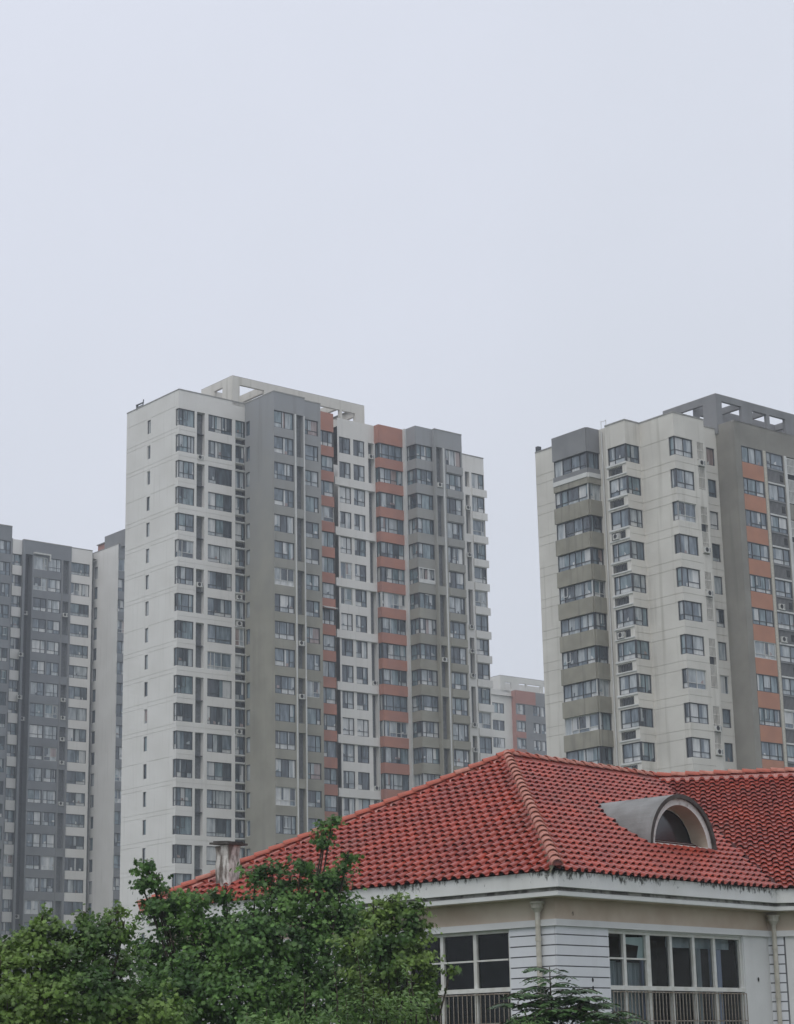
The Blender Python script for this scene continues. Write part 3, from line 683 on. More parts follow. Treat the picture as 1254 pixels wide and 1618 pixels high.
def house():
    ze, s_, Wd, o_ = hl['ze'], hl['s'], hl['W'], hl['o']; e = EYE
    t = thing('house', base(880, 1375, 42), HY, 'white house with red clay tile hip roof and arched dormer in the foreground', 'house')
    E1 = 8.26; wd = Vector((math.cos(R(-55.9)), math.sin(R(-55.9)))); P3 = (E1 + wd.x * 14, wd.y * 14)
    path = [(20, Wd), (0, Wd), (0, 0), (E1, 0), P3]
    def swp(name, prof, mm, close=False):
        mb = MB(); sweep(mb, path, prof, mm, close); return mb.build(name, t)
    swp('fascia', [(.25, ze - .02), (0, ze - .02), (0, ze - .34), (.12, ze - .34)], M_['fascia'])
    swp('gutter_groove', [(.12, ze - .34), (.10, ze - .41)], M_['fascia_low'])
    swp('eave_moulding', [(.10, ze - .41), (.045, ze - .43), (.05, ze - .51), (.10, ze - .52)], M_['fascia'])
    swp('soffit', [(.10, ze - .52), (o_ + .02, ze - .52)], M_['frieze'])
    swp('frieze', [(o_, ze - .52), (o_, ze - .95)], M_['frieze'])
    swp('string_course', [(o_, ze - .95), (o_ - .07, ze - .95), (o_ - .07, ze - 1.085), (o_, ze - 1.085)], M_['hwhite'])
    wp = mitre(path, o_ + .02)
    zw = ze - 1.085
    # ---- walls
    W = MB()
    # left wall (faces -u)
    Lt = face(wp[1][0], wp[1][1], -90); Ll = wp[1][1] - wp[2][1]
    va = lambda v: wp[1][1] - v
    wl0, wl1, zb = va(5.65), va(1.70), -.30
    bl = M_['board']
    wall(W, Lt, Ll, GZ, zw, [(wl0, wl1, zb, 2.585)], M_['hwhite'], .2)
    Rt_ = face(wp[2][0], wp[2][1], 0); Lr = wp[3][0] - wp[2][0]; ua = lambda u: u - wp[2][0]
    wr0, wr1 = ua(2.26), ua(7.40)
    wall(W, Rt_, Lr, GZ, zw, [(wr0, wr1, zb, 2.56)], M_['hwhite'], .2)
    ang = math.degrees(math.atan2(wd.y, wd.x)); Wt = face(wp[3][0], wp[3][1], ang)
    wall(W, Wt, 14, GZ, zw, [], M_['hwhite'])
    W.quad([(0.47, 12.4, 0), (0.47, 12.4, 9.2), (20, 12.4, 9.2), (20, 12.4, 0)], M_['hwhite'])
    W.build('wall', t)
    # ---- siding boards, one by one
    def boards(T, a0, a1, z0, z1, h=.2125, gap=.026):
        jb = MB(); jb.box((a0 + .004, -.02, z0), (a1 - .004, .006, z1 - .01), M_['joint'], T); jb.build('joint_backing', t)
        z = z1 - h * .86; first = True; top = z1
        while top > z0:
            mb = MB(); mb.box((a0, 0.007, z + gap), (a1, .032, top), bl, T); mb.build('siding_board', t)
            top = z; z -= h
    boards(Lt, wl1 + .02, Ll, -.9, zw - .002)
    boards(Rt_, -.03, wr0 - .02, -.9, zw - .002)
    jb = MB(); jb.box((.004, -.02, -.9), (.395, .004, zw - .01), M_['joint'], Wt); jb.build('joint_backing', t)
    # plain panels beside the window and the narrow quoin strip
    mb = MB(); mb.box((wr1 + .03, 0, -.9), (Lr - .02, .02, zw - .002), M_['hwhite'], Rt_); mb.build('wall_panel', t)
    zz = zw - .002
    top = zz
    while top > -.9:
        mb = MB(); mb.box((.0, .005, top - .186), (.36, .03, top), M_['board'], Wt); mb.build('quoin', t); top -= .2125
    mb = MB(); mb.box((.40, 0, -.9), (13.5, .03, zz), M_['hwhite'], Wt); mb.build('wall_panel', t)
    for T, a, z in ((Rt_, ua(7.95), 1.62), (Rt_, ua(1.62), 1.52), (Rt_, ua(1.62), 1.35), (Rt_, ua(1.05), 2.86)):
        mb = MB(); n = 10; mb.quad([T(a + .035 * math.cos(6.283 * i / n), .034 if z < 2.7 else .02, z + .05 * math.sin(6.283 * i / n)) for i in range(n)], M_['black']); mb.build('wall_hole', t)
    # ---- windows
    def big_window(T, rot, a0, a1, ztop, zmid, zbot, mull, trans, thick=()):
        f = MB(); d0, d1 = -.14, -.04; wdm = M_['wood']; k = .055
        f.box((a0, d0, ztop - .06), (a1, d1, ztop), wdm, T); f.box((a0, d0 - .001, zbot), (a0 + .05, d1 - .001, ztop - .06), wdm, T); f.box((a1 - .06, d0 - .001, zbot), (a1, d1 - .001, ztop - .06), wdm, T)
        f.box((a0, d0, zmid - .09), (a1, d1 + .05, zmid), wdm, T)
        f.box((a0, d0, zbot), (a1, d1, zbot + .06), wdm, T)
        for i, m in enumerate(mull):
            kk = .075 if i in thick else .045
            f.box((m - kk, d0 + .003, zbot + .06), (m + kk, d1 - .003, zmid - .09), wdm, T); f.box((m - kk, d0 + .003, zmid), (m + kk, d1 - .003, ztop - .06), wdm, T)
        xs = [a0 + .05] + list(mull) + [a1 - .06]
        for i in range(len(xs) - 1):
            if i in trans:
                zz = zmid + .55
                f.box((xs[i] + .04, d0 + .01, zz), (xs[i + 1] - .04, d1 - .015, zz + .035), wdm, T)
        w = f.build('window', t)
        for i in range(len(xs) - 1):
            for (q0, q1) in ((zmid + .01, ztop - .07), (zbot + .07, zmid - .1)):
                g = MB(); g.quad([T(xs[i], -.10, q0), T(xs[i + 1], -.10, q0), T(xs[i + 1], -.10, q1), T(xs[i], -.10, q1)], M_['glass']); g.build('pane', w)
        r = MB(); D_ = -2.6   # the room behind
        p = [T(a0 - .3, -.21, zbot - .3), T(a1 + .3, -.21, zbot - .3), T(a1 + .3, -.21, ztop + .05), T(a0 - .3, -.21, ztop + .05)]
        q = [T(a0 - .3, D_, zbot - .3), T(a1 + .3, D_, zbot - .3), T(a1 + .3, D_, ztop + .05), T(a0 - .3, D_, ztop + .05)]
        r.quad([q[0], q[1], q[2], q[3]], M_['room'])
        for i in range(4): r.quad([p[i], p[(i + 1) % 4], q[(i + 1) % 4], q[i]], M_['room'])
        r.build('room', t)
        return w, xs
    def curtain(T, a0, a1, z0, z1, mm, par, d=-.3, n=10, amp=.03):
        c = MB(); st = 6 * n
        for i in range(st):
            f = lambda k: d + amp * math.sin(k / st * n * 6.283) + .01 * math.sin(k * 1.7)
            A, B = a0 + (a1 - a0) * i / st, a0 + (a1 - a0) * (i + 1) / st
            c.quad([T(A, f(i), z0), T(B, f(i + 1), z0), T(B, f(i + 1), z1), T(A, f(i), z1)], mm)
        c.build('curtain', par, smooth=False)
    mu = [ua(x) for x in (2.90, 3.76, 4.62, 5.50, 6.32)]
    wr, xs = big_window(Rt_, 0, wr0, wr1, 2.56, 1.42, zb, mu, (0, 1), (1,))
    curtain(Rt_, xs[0], xs[1], zb, 1.95, M_['curtain2'], wr, n=4, amp=.015); curtain(Rt_, xs[1], xs[2], zb, 1.92, M_['curtain2'], wr, n=7)
    curtain(Rt_, xs[2] + .02, xs[2] + .42, zb, 2.5, M_['curtain'], wr, n=4); curtain(Rt_, xs[5] + .12, xs[5] + .62, zb, 2.48, M_['curtain'], wr, n=5)
    curtain(Rt_, xs[4] + .42, xs[4] + .62, zb, 2.4, M_['curtain2'], wr, n=2)
    curtain(Rt_, xs[3] + .1, xs[6] - .1, 2.28, 2.56, M_['curtain2'], wr, d=-.26, n=3, amp=.005)
    # pale folded strip stuck behind the second pane
    tp = MB(); a = xs[1] + .12
    tp.quad([Rt_(a, -.13, 2.44), Rt_(a, -.13, 2.30), Rt_(a + .50, -.13, 2.27), Rt_(a + .73, -.13, 2.46)], M_['tape']); tp.quad([Rt_(a + .50, -.131, 2.27), Rt_(a + .42, -.131, 2.02), Rt_(a + .60, -.131, 1.97), Rt_(a + .68, -.131, 1.99), Rt_(a + .73, -.131, 2.46)], M_['tape']); tp.build('paper_strip', wr)
    ml = [va(5.65) + .05 + .0] ; mlx = [va(4.62), va(3.62), va(2.69)]
    wl, xs2 = big_window(Lt, -90, wl0, wl1, 2.585, 1.41, zb, mlx, (0, 1, 2, 3), ())
    # ---- security grilles in front of the lower lights
    def grille(T, a0, a1, z0, z1):
        g = MB(); m = M_['bar']
        for zq in (z1 - .02, z1 - .62, z0): g.box((a0, .02, zq), (a1, .045, zq + .025), m, T)
        gr = g.build('security_grille', t)
        n = int((a1 - a0) / .125); 
        b = MB(); b.box((-.007, -.007, 0), (.007, .007, z1 - z0), m); me = b.mesh('bar')
        for i in range(n + 1):
            p = T(a0 + (a1 - a0) * i / n, .06, z0); ob = put('bar', me, gr, p, 0)
    grille(Rt_, wr0 + .03, wr1 - .03, zb + .1, 1.30); grille(Lt, wl0 + .03, wl1 - .03, zb + .1, 1.29)
    # ---- rain pipes
    def pipe(T, a, d, ztop, nm='downpipe'):
        p = MB(); p.tube([T(a, d, GZ), T(a, d, ztop)], .055, M_['pipe'], 10)
        for zq in (2.3, 1.2, .1): p.tube([T(a, d, zq), T(a, d, zq + .07)], .066, M_['pipe'], 10)
        ob = p.build(nm, t)
        h = MB()
        h.tube([T(a, d, ztop - .02), T(a, d, ztop + .06), T(a, d, ztop + .065), T(a, d, ztop + .15), T(a, d, ztop + .155), T(a, d, ztop + .2)], [.06, .115, .13, .13, .155, .155], M_['pipe'], 12)
        h.build('hopper', ob)
    pipe(Lt, va(.83), .12, 2.90); pipe(Wt, .15, .12, 2.88)
    # ---- roof slopes
    zr = ze + s_ * Wd / 2; Rg = (Wd / 2, Wd / 2); Re = 12.9
    wn = Vector((-wd.y, wd.x)); hd = (Vector((Re, Wd / 2)) - Vector((E1, 0))).dot(wn); sw = (zr - ze) / hd
    D = MB(); dz = -.03
    def p3(u, v, z): return (u, v, z + e + dz)
    D.quad([p3(0, 0, ze), p3(Rg[0], Rg[1], zr), p3(0, Wd, ze)], M_['deck'])
    D.quad([p3(0, 0, ze), p3(E1, 0, ze), p3(Re, Rg[1], zr), p3(Rg[0], Rg[1], zr)], M_['deck'])
    D.quad([p3(E1, 0, ze), p3(*P3, ze), p3(Re + wd.x * 14, Rg[1] + wd.y * 14, zr), p3(Re, Rg[1], zr)], M_['deck'])
    D.quad([p3(0, Wd, ze), p3(Rg[0], Rg[1], zr), p3(20, Rg[1], zr), p3(20, Wd, ze)], M_['deck'])
    D.quad([p3(Re, Rg[1], zr), p3(Re + wd.x * 14, Rg[1] + wd.y * 14, zr), p3(Re + wd.x * 14 + wn.x * hd, Rg[1] + wd.y * 14 + wn.y * hd, ze), p3(Re + wn.x * hd, Rg[1] + wn.y * hd, ze)], M_['deck'])
    D.build('roof_deck', t)
    # one clay tile: barrel roll and shallow pan, with its thickness at the lower edge
    TWd, EXP, LEN = .2645, .305, .36
    prof = []
    for i in range(7): a_ = math.pi * i / 6; prof.append((.080 - .080 * math.cos(a_), .072 * math.sin(a_)))
    prof += [(.185, -.010), (.235, -.010), (.268, .006)]
    def tile_mesh():
        b = MB(); n = len(prof); th = .016; m = M_['tile']; v = []
        for (x, z) in prof: v.append((x, 0, z + .043))
        for (x, z) in prof: v.append((x, LEN, z * .85 - .01))
        for (x, z) in prof: v.append((x, 0, z + .043 - th))
        b.v = v; k = b.m(m)
        for i in range(n - 1):
            b.f.append((i, i + 1, n + i + 1, n + i)); b.mi.append(k); b.f.append((2 * n + i, 2 * n + i + 1, i + 1, i)); b.mi.append(k)
            
        # closed underside of the roll end so the hollow reads as a shadowed mouth
        return b
    tb = tile_mesh(); tme = tb.mesh('roof_tile')
    TV = np.array(tb.v); TF = tb.f
    tiles = []; RT = random.Random(3)
    def plane_tiles(P0, ed, nd, slope, length, poly_ok, a_start=0.0):
        """ed along the eave, nd horizontal inward, slope rise per metre"""
        L3 = math.sqrt(1 + slope * slope); X = Vector((ed.x, ed.y, 0)); Y = Vector((nd.x, nd.y, slope)) / L3; Z = X.cross(Y)
        if Z.z < 0: Z = -Z
        rows = int(length / EXP) + 1
        for j in range(rows):
            for i in range(-40, 120):
                a = a_start + i * TWd; b = -.07 + j * EXP
                if not poly_ok(a + TWd / 2, b + EXP * .55): continue
                ja, jb = RT.gauss(0, .005), RT.gauss(0, .009)
                o = Vector((P0[0], P0[1], ze + e)) + X * (a + ja) + Y * (b + jb) + Z * .0
                mt = Matrix((X, Y, Z)).transposed().to_4x4(); mt.translation = o
                rot = Matrix.Rotation(RT.uniform(-.015, .015), 4, 'Z') @ Matrix.Rotation(RT.uniform(-.02, .02), 4, 'Y')
                tiles.append(mt @ rot)
    q = math.sqrt(1 + s_ * s_); SL = Wd / 2 * q
    # left slope: eave runs along -v seen from outside (right direction = -v)
    plane_tiles((0, Wd), Vector((0, -1)), Vector((1, 0)), s_, SL, lambda a, b: b < SL and b / q < a + .02 and b / q < Wd - a + .02)
    # dormer footprint on the right slope
    DU, DV0, DA, DB, DZ = 7.15, 1.75, 1.37, 1.29, 4.66
    def in_dormer(u, v):
        if v < DV0 + .03: return False
        z = ze + s_ * v; k = (z - DZ) / DB
        return abs(k) < 1 and z > DZ - .2 and abs(u - DU) < DA * math.sqrt(max(0, 1 - max(k, 0) ** 2)) - .03
    def okR(a, b):
        v = b / q
        if b > SL or a < v - .02: return False
        if (Vector((a, v)) - Vector((E1, 0))).dot(Vector((Wd / 2, -(Re - E1))).normalized()) > .02: return False
        return not in_dormer(a, v)
    plane_tiles((0, 0), Vector((1, 0)), Vector((0, 1)), s_, SL, okR)
    qw = math.sqrt(1 + sw * sw)
    def okW(a, b):
        h = b / qw
        if h > hd or a > 13.9: return False
        p = Vector((E1, 0)) + wd * a + wn * h
        return (p - Vector((E1, 0))).dot(Vector((Wd / 2, -(Re - E1))).normalized()) > -.02
    plane_tiles((E1, 0), wd, wn, sw, hd * qw, okW, -12 * TWd)
    mw = Matrix.Translation(Vector(base(880, 1375, 42))) @ Matrix.Rotation(HY, 4, 'Z')
    camp = Vector((0, 0, EYE))
    def inview(M):
        p = mw @ M.translation - camp; d = p.dot(fw); x = p.dot(rt) / d * F_PX + PW / 2; return 200 < x < 1254
    order = sorted(range(len(tiles)), key=lambda i: (0 if inview(tiles[i]) else 1, (mw @ tiles[i].translation - camp).length))
    for i in order[:300]: put('roof_tile', tme, t, mtx=tiles[i])
    rest = order[300:]; vs = []; fs = []; nv = len(TV); Th = np.c_[TV, np.ones(nv)]
    for k, i in enumerate(rest):
        vs.append((Th @ np.array(tiles[i]).T)[:, :3]); fs += [tuple(x + k * nv for x in f) for f in TF]
    me = bpy.data.meshes.new('roof_tiles'); me.from_pydata(np.concatenate(vs).tolist(), [], fs); me.materials.append(M_['tile']); me.update()
    ob = put('roof_tiles', me, t); ob['kind'] = 'stuff'
    print('tiles', len(tiles))
    # ---- hip and ridge caps
    def cap_mesh(mm, r0_=.125, r1_=.105, ln=.46):
        b = MB(); k = b.m(mm); n = 8
        for (y, rr, lift) in ((0, r0_, .035), (ln, r1_, 0), (0, r0_ - .02, .035)):
            for i in range(n + 1): a_ = math.pi * i / n; b.v.append((rr * math.cos(a_), y, rr * math.sin(a_) * .95 + lift))
        for i in range(n): b.f += [(i + 1, i, n + 1 + i, n + 2 + i), (i, i + 1, 2 * n + 3 + i, 2 * n + 2 + i)]; b.mi += [k, k]
        return b.mesh('ridge_tile')
    capA, capB = cap_mesh(M_['cap']), cap_mesh(M_['capr'])
    def caps(p, q_, me, lift=.06, step=.385, mort=None, red=None):
        p, q_ = Vector(p), Vector(q_); d = q_ - p; n = int(d.length / step); Y = d.normalized(); X = Y.cross(Vector((0, 0, 1))).normalized(); Z = X.cross(Y)
        for i in range(n + 1):
            m4 = Matrix((X, Y, Z)).transposed().to_4x4(); m4.translation = p + Y * step * i + Z * lift
            put('ridge_tile', me if not red or RT.random() < .6 else red, t, mtx=m4 @ Matrix.Rotation(RT.uniform(-.03, .03), 4, 'Z'))
        mort = mort or M_['tile']
        if mort:
            b = MB(); w = .15
            for sgn in (-1, 1): b.quad([p + X * w * sgn - Z * .09, p + X * .05 * sgn + Z * (lift + .05), q_ + X * .05 * sgn + Z * (lift + .05), q_ + X * w * sgn - Z * .09], mort)
            b.build('mortar', t)
    A = (Rg[0], Rg[1], zr + e)
    caps((-.06, -.06, ze + e), A, capA, mort=M_['mortar']); caps((-.06, Wd + .06, ze + e), A, capB, red=capA)
    caps(A, (Re, Rg[1], zr + e), capA, red=capB)
    caps((Re, Rg[1], zr + e), (Re + wd.x * 13.8, Rg[1] + wd.y * 13.8, zr + e), capB, red=capA)
    # end cap at the bottom of the near hip
    b = MB(); X = Vector((1, -1, 0)).normalized(); c = Vector((-.07, -.07, ze + e + .07))
    b.quad([c + X * (.11 * math.cos(math.pi * i / 8)) + Vector((0, 0, .11 * math.sin(math.pi * i / 8))) for i in range(9)], M_['tile']); b.build('ridge_end', t)
    # valley lining
    vdir = Vector((Re - E1, Wd / 2)).normalized(); vn = Vector((-vdir.y, vdir.x))
    b = MB(); a0 = Vector((E1, 0)); a1 = Vector((Re, Wd / 2))
    b.quad([(*(a0 + vn * .12), ze + e + .06), (*(a0 - vn * .12), ze + e + .06), (*(a1 - vn * .12), zr + e + .05), (*(a1 + vn * .12), zr + e + .05)], M_['deck']); b.build('valley', t)
    # ---- arched dormer
    n = 28
    def arc(a, b_, v, z0=DZ, lo=-.35): 
        pts = [(DU - a, v, z0 + lo + e)]
        pts += [(DU - a * math.cos(math.pi * i / n), v, z0 + b_ * math.sin(math.pi * i / n) + e) for i in range(n + 1)]
        return pts + [(DU + a, v, z0 + lo + e)]
    def strip(mb, A, B, mm):
        for i in range(len(A) - 1): mb.quad([A[i], A[i + 1], B[i + 1], B[i]], mm)
    d = MB(); strip(d, arc(DA, DB, DV0 - .02), arc(DA, DB, 4.6), M_['cement']); dm = d.build('dormer', t)
    d = MB(); strip(d, arc(DA, DB, DV0 - .02), arc(DA - .11, DB - .10, DV0 - .02), M_['cem_dark']); strip(d, arc(DA - .11, DB - .10, DV0 - .02), arc(DA - .11, DB - .10, DV0 + .05), M_['cem_dark']); d.build('dormer_edge', dm)
    d = MB(); strip(d, arc(DA - .11, DB - .10, DV0 + .05), arc(DA - .27, DB - .25, DV0 + .05), M_['cem_pale']); d.build('arch_ring', dm)
    d = MB(); strip(d, arc(DA - .27, DB - .25, DV0 + .05), arc(DA - .27, DB - .25, DV0 + .5), M_['frieze']); d.build('arch_reveal', dm)
    gA = arc(DA - .27, DB - .25, DV0 + .5, lo=.12); gB = arc(DA - .34, DB - .32, DV0 + .46, lo=.12); 
    d = MB(); strip(d, gA, gB, M_['wood']); d.box((DU - 1.07, DV0 + .40, DZ + .10 + e), (DU + 1.07, DV0 + .5, DZ + .20 + e), M_['wood']); d.box((DU - 1.1, DV0 + .06, DZ - .3 + e), (DU + 1.1, DV0 + .5, DZ + .10 + e), M_['wood']); d.build('window_frame', dm)
    d = MB(); d.quad([p for p in arc(DA - .30, DB - .28, DV0 + .49, lo=.12)], M_['dglass']); d.build('pane', dm)
    # ---- chimney
    c = MB(); u_, v_ = .72, 10.55
    cp = mat('chimney_render', (.62, .60, .56), (.17, .145, .125), 6.5, (1, 1, .28), low=.46, high=.58, bump=.6, streak=(.8, (.10, .085, .07)), sc=4)
    ZB, ZT = 3.8, 5.10; prf = [(ZB, 0), (4.25, .0), (4.6, .012), (4.85, -.01), (ZT, .015)]
    rings = []
    for z, dd in prf: rings.append([(u_ - dd, v_ - dd, z + e), (u_ + .36 + dd, v_ - dd, z + e), (u_ + .36 + dd, v_ + .46 + dd, z + e), (u_ - dd, v_ + .46 + dd, z + e)])
    for a, b in zip(rings, rings[1:]):
        for i in range(4): c.quad([a[i], a[(i + 1) % 4], b[(i + 1) % 4], b[i]], cp)
    c.quad(rings[-1], cp); ch = c.build('chimney', t)
    c = MB(); 
    c.box((-.09, -.09, 0), (.54, .60, .05), M_['cem_dark']); c.box((-.06, .02, .05), (.5, .5, .085), M_['cem_dark']); o = c.build('chimney_cap', ch); o.matrix_local = Matrix.Translation((u_, v_, ZT + e + .005)) @ Matrix.Rotation(.07, 4, 'X')
    return t
house()

# ------------------------------------------------------------------ trees
LEAFM = mat('maple_leaf', (.118, .228, .046), (.040, .100, .022), 2.2, coords='World', low=.35, high=.62, trans=.25, island=.42, rough=.5, spec=.4)
LEAFY = mat('yellow_green_leaf', (.160, .245, .050), (.058, .125, .028), 1.6, coords='World', low=.42, high=.62, trans=.25, island=.4, rough=.5, spec=.4)
LEAFL = mat('mid_green_leaf', (.150, .240, .048), (.050, .110, .024), 1.2, coords='World', low=.4, high=.64, trans=.25, island=.4, rough=.5, spec=.4)
LEAFB = mat('bright_leaf', (.150, .25, .070), (.08, .16, .04), 1.6, coords='World', trans=.3, island=.35, rough=.5, spec=.4)
LEAFD = mat('ash_leaf', (.085, .165, .05), (.04, .09, .028), 2, coords='World', trans=.2, island=.35, rough=.4, spec=.5)
BARK = mat('bark', (.07, .055, .04), (.04, .033, .026), 8, bump=.6)
def leaf_template(kind):
    if kind == 'maple':
        ang = [-90, -52, -28, 8, 30, 60, 90]; rad = [.50, .30, .52, .30, .62, .33, .72]
        pts = [(0, -.42, 0)]
        seq = [(.0, -.40), (.30, -.38), (.22, -.14), (.52, .02), (.26, .12), (.34, .42), (.10, .30), (0, .62), (-.10, .30), (-.34, .42), (-.26, .12), (-.52, .02), (-.22, -.14), (-.30, -.38)]
        v = [(0, 0, .0)] + [(x, y, -.16 * abs(x) - .1 * y * y) for x, y in seq]; n = len(seq)
        f = [(0, 1 + i, 1 + (i + 1) % n) for i in range(n)]
    else:
        v = [(0, -.5, 0), (.22, -.05, -.05), (0, .5, -.08), (-.22, -.05, -.05), (0, 0, .03)]
        f = [(0, 1, 4), (1, 2, 4), (2, 3, 4), (3, 0, 4)]
    return np.array(v, float), np.array(f)
def leaf_mesh(name, pos, nrm, size, kind, mm):
    V, Fc = leaf_template(kind); n = len(pos)
    nrm = nrm / np.linalg.norm(nrm, axis=1)[:, None]
    r = RNG.normal(size=(n, 3)); r[:, 2] -= .6; x = np.cross(nrm, r); x /= np.linalg.norm(x, axis=1)[:, None]; y = np.cross(nrm, x)
    P = pos[:, None, :] + size[:, None, None] * (V[None, :, 0:1] * x[:, None] + V[None, :, 1:2] * y[:, None] + V[None, :, 2:3] * nrm[:, None])
    me = bpy.data.meshes.new(name); nv = len(V); nf = len(Fc)
    me.vertices.add(n * nv); me.vertices.foreach_set('co', P.reshape(-1).astype(np.float32))
    idx = (Fc[None] + (np.arange(n) * nv)[:, None, None]).reshape(-1)
    me.loops.add(len(idx)); me.loops.foreach_set('vertex_index', idx.astype(np.int32))
    me.polygons.add(n * nf); me.polygons.foreach_set('loop_start', np.arange(0, len(idx), 3, dtype=np.int32))
    me.update(calc_edges=True); me.materials.append(mm); return me
def blob_leaves(c, rad, n, size, tight=.55):
    """leaves gathered on many small sprays through the volume of a bough"""
    ns = max(5, n // 34)
    d = RNG.normal(size=(ns, 3)); d /= np.linalg.norm(d, axis=1)[:, None]
    rr = rad * (tight + (1 - tight) * RNG.random(ns) ** .6) * (1 + .28 * RNG.normal(size=ns))
    sp = np.array(c) + d * rr[:, None] * np.array([1, 1, .85])
    k = RNG.integers(0, ns, n)
    out = d[k]; off = RNG.normal(size=(n, 3)) * (rad * .09 + size * .8)
    pos = sp[k] + off * np.array([1, 1, .6])
    nrm = out * .8 + np.array([0, -.25, .55]) + RNG.normal(size=(n, 3)) * .6
    return pos, nrm, size * RNG.uniform(.5, 1.45, n)
def tree(name, foot, label, cat, boughs, leaf, mm, kind='maple', trunk=.16, dens=1.0, group=None):
    """boughs: (px, py, distance, radius m); foot: (px, distance) where it stands"""
    fx = ray(foot[0], 1500) * foot[1]; root = thing(name, (fx.x, fx.y, 0), 0, label, cat, group)
    f0 = Vector((fx.x, fx.y, 0)); cs = [(at(b[0], b[1], b[2]) - f0, b[3]) for b in boughs]
    P, Nn, S = [], [], []
    root['group'] = 'maples in front of the house'
    for c, r_ in cs:
        n = int(dens * 27 * (r_ / leaf) ** 2); n = max(n, 60)
        a = blob_leaves(c, r_, n, leaf); P.append(a[0]); Nn.append(a[1]); S.append(a[2])
    me = leaf_mesh('foliage', np.concatenate(P), np.concatenate(Nn), np.concatenate(S), kind, mm)
    o = put('foliage', me, root); o['kind'] = 'stuff'
    b = MB(); zf = min(c.z for c, _ in cs) * .55; fork = Vector((0, 0, max(1.2, zf)))
    b.tube([(0, 0, 0), (0.03, .02, fork.z * .5), tuple(fork)], [trunk, trunk * .85, trunk * .7], BARK, 10); b.build('trunk', root, True)
    l = MB(); rr = random.Random(5)
    for c, r_ in cs:
        mid = fork.lerp(c, .5) + Vector((rr.uniform(-.2, .2), rr.uniform(-.2, .2), .15))
        l.tube([tuple(fork), tuple(mid), tuple(c), tuple(c + Vector((0, 0, r_ * .7)))], [trunk * .22, trunk * .13, .014, .005], BARK, 6)
        for _ in range(5):
            d = Vector((rr.uniform(-1, 1), rr.uniform(-1, 1), rr.uniform(-.3, 1))).normalized() * r_ * .9
            l.tube([tuple(c), tuple(c + d * .5 + Vector((0, 0, .03))), tuple(c + d)], [.009, .006, .003], BARK, 4)
    l.build('limbs', root, True)
    return root
cen = [  # big central maple, spire to the left and a leader in front of the roof
 (232, 1368, 33, .17), (247, 1388, 33, .14), (224, 1399, 33, .16), (243, 1402, 33, .18), (250, 1437, 33, .22), (236, 1425, 33, .12), (275, 1440, 33.4, .33), (300, 1425, 33, .30), (300, 1470, 33, .32), (356, 1412, 33.2, .20), (352, 1490, 33, .34),
 (368, 1462, 33, .34), (402, 1388, 33, .21), (400, 1480, 33, .36), (430, 1376, 33, .20), (458, 1398, 33.2, .24), (440, 1430, 33, .42), (476, 1366, 33, .17), (505, 1395, 33, .22),
 (515, 1312, 33, .17), (524, 1299, 33, .12), (510, 1330, 33, .12), (549, 1355, 33, .15), (545, 1378, 33, .13), (520, 1400, 33.3, .30), (495, 1430, 33, .42), (535, 1450, 33.3, .42), (570, 1470, 33.6, .40),
 (260, 1500, 33.5, .55), (330, 1520, 33, .65), (400, 1490, 32.6, .62), (470, 1500, 32.8, .60), (300, 1580, 32.6, .75), (380, 1580, 32.2, .75), (460, 1580, 32.6, .75), (530, 1540, 33, .65), (250, 1570, 33.2, .6), (230, 1610, 32.6, .7), (540, 1620, 32.6, .7)]
tree('maple_tree', (400, 33), 'broad dark green maple with leafy spires before the chimney end of the red roof', 'tree', cen, .070, LEAFM)
rgt = [(590, 1440, 31, .24), (620, 1432, 31, .22), (648, 1442, 31, .20), (664, 1462, 31, .16), (640, 1470, 31, .30), (600, 1480, 31, .36), (560, 1500, 31.3, .36), (655, 1510, 31, .24), (625, 1520, 31, .40), (675, 1520, 31, .14), (684, 1545, 31, .13), (668, 1560, 31, .22), (650, 1580, 31, .36), (590, 1560, 31.4, .45), (610, 1620, 31.4, .5), (665, 1610, 31, .28), (712, 1533, 31, .05)]
tree('maple_tree', (615, 31.2), 'rounded maple with yellowish top leaves beside the dark left window of the house', 'tree', rgt, .066, LEAFY, trunk=.11)
lft = [(-10, 1515, 26, .30), (20, 1505, 26, .24), (45, 1480, 26, .18), (66, 1458, 26, .13), (86, 1470, 26, .10), (70, 1492, 26, .26), (100, 1500, 26, .22), (128, 1468, 26, .17), (133, 1448, 26, .09), (152, 1480, 26, .2), (172, 1462, 26.3, .16), (185, 1445, 26.4, .13), (195, 1470, 26, .16), (165, 1508, 26, .3), (118, 1530, 25.7, .36), (60, 1535, 25.7, .40), (0, 1560, 25.6, .45), (70, 1600, 25.3, .5), (140, 1580, 25.4, .45), (190, 1545, 26, .26), (205, 1590, 25.8, .38), (185, 1620, 25.4, .45), (10, 1630, 25.4, .5), (260, 1610, 25.6, .35)]
tree('maple_tree', (90, 26), 'yellow green tree with ragged top in the bottom left corner before the hazy tower', 'tree', lft, .056, LEAFL, trunk=.12)

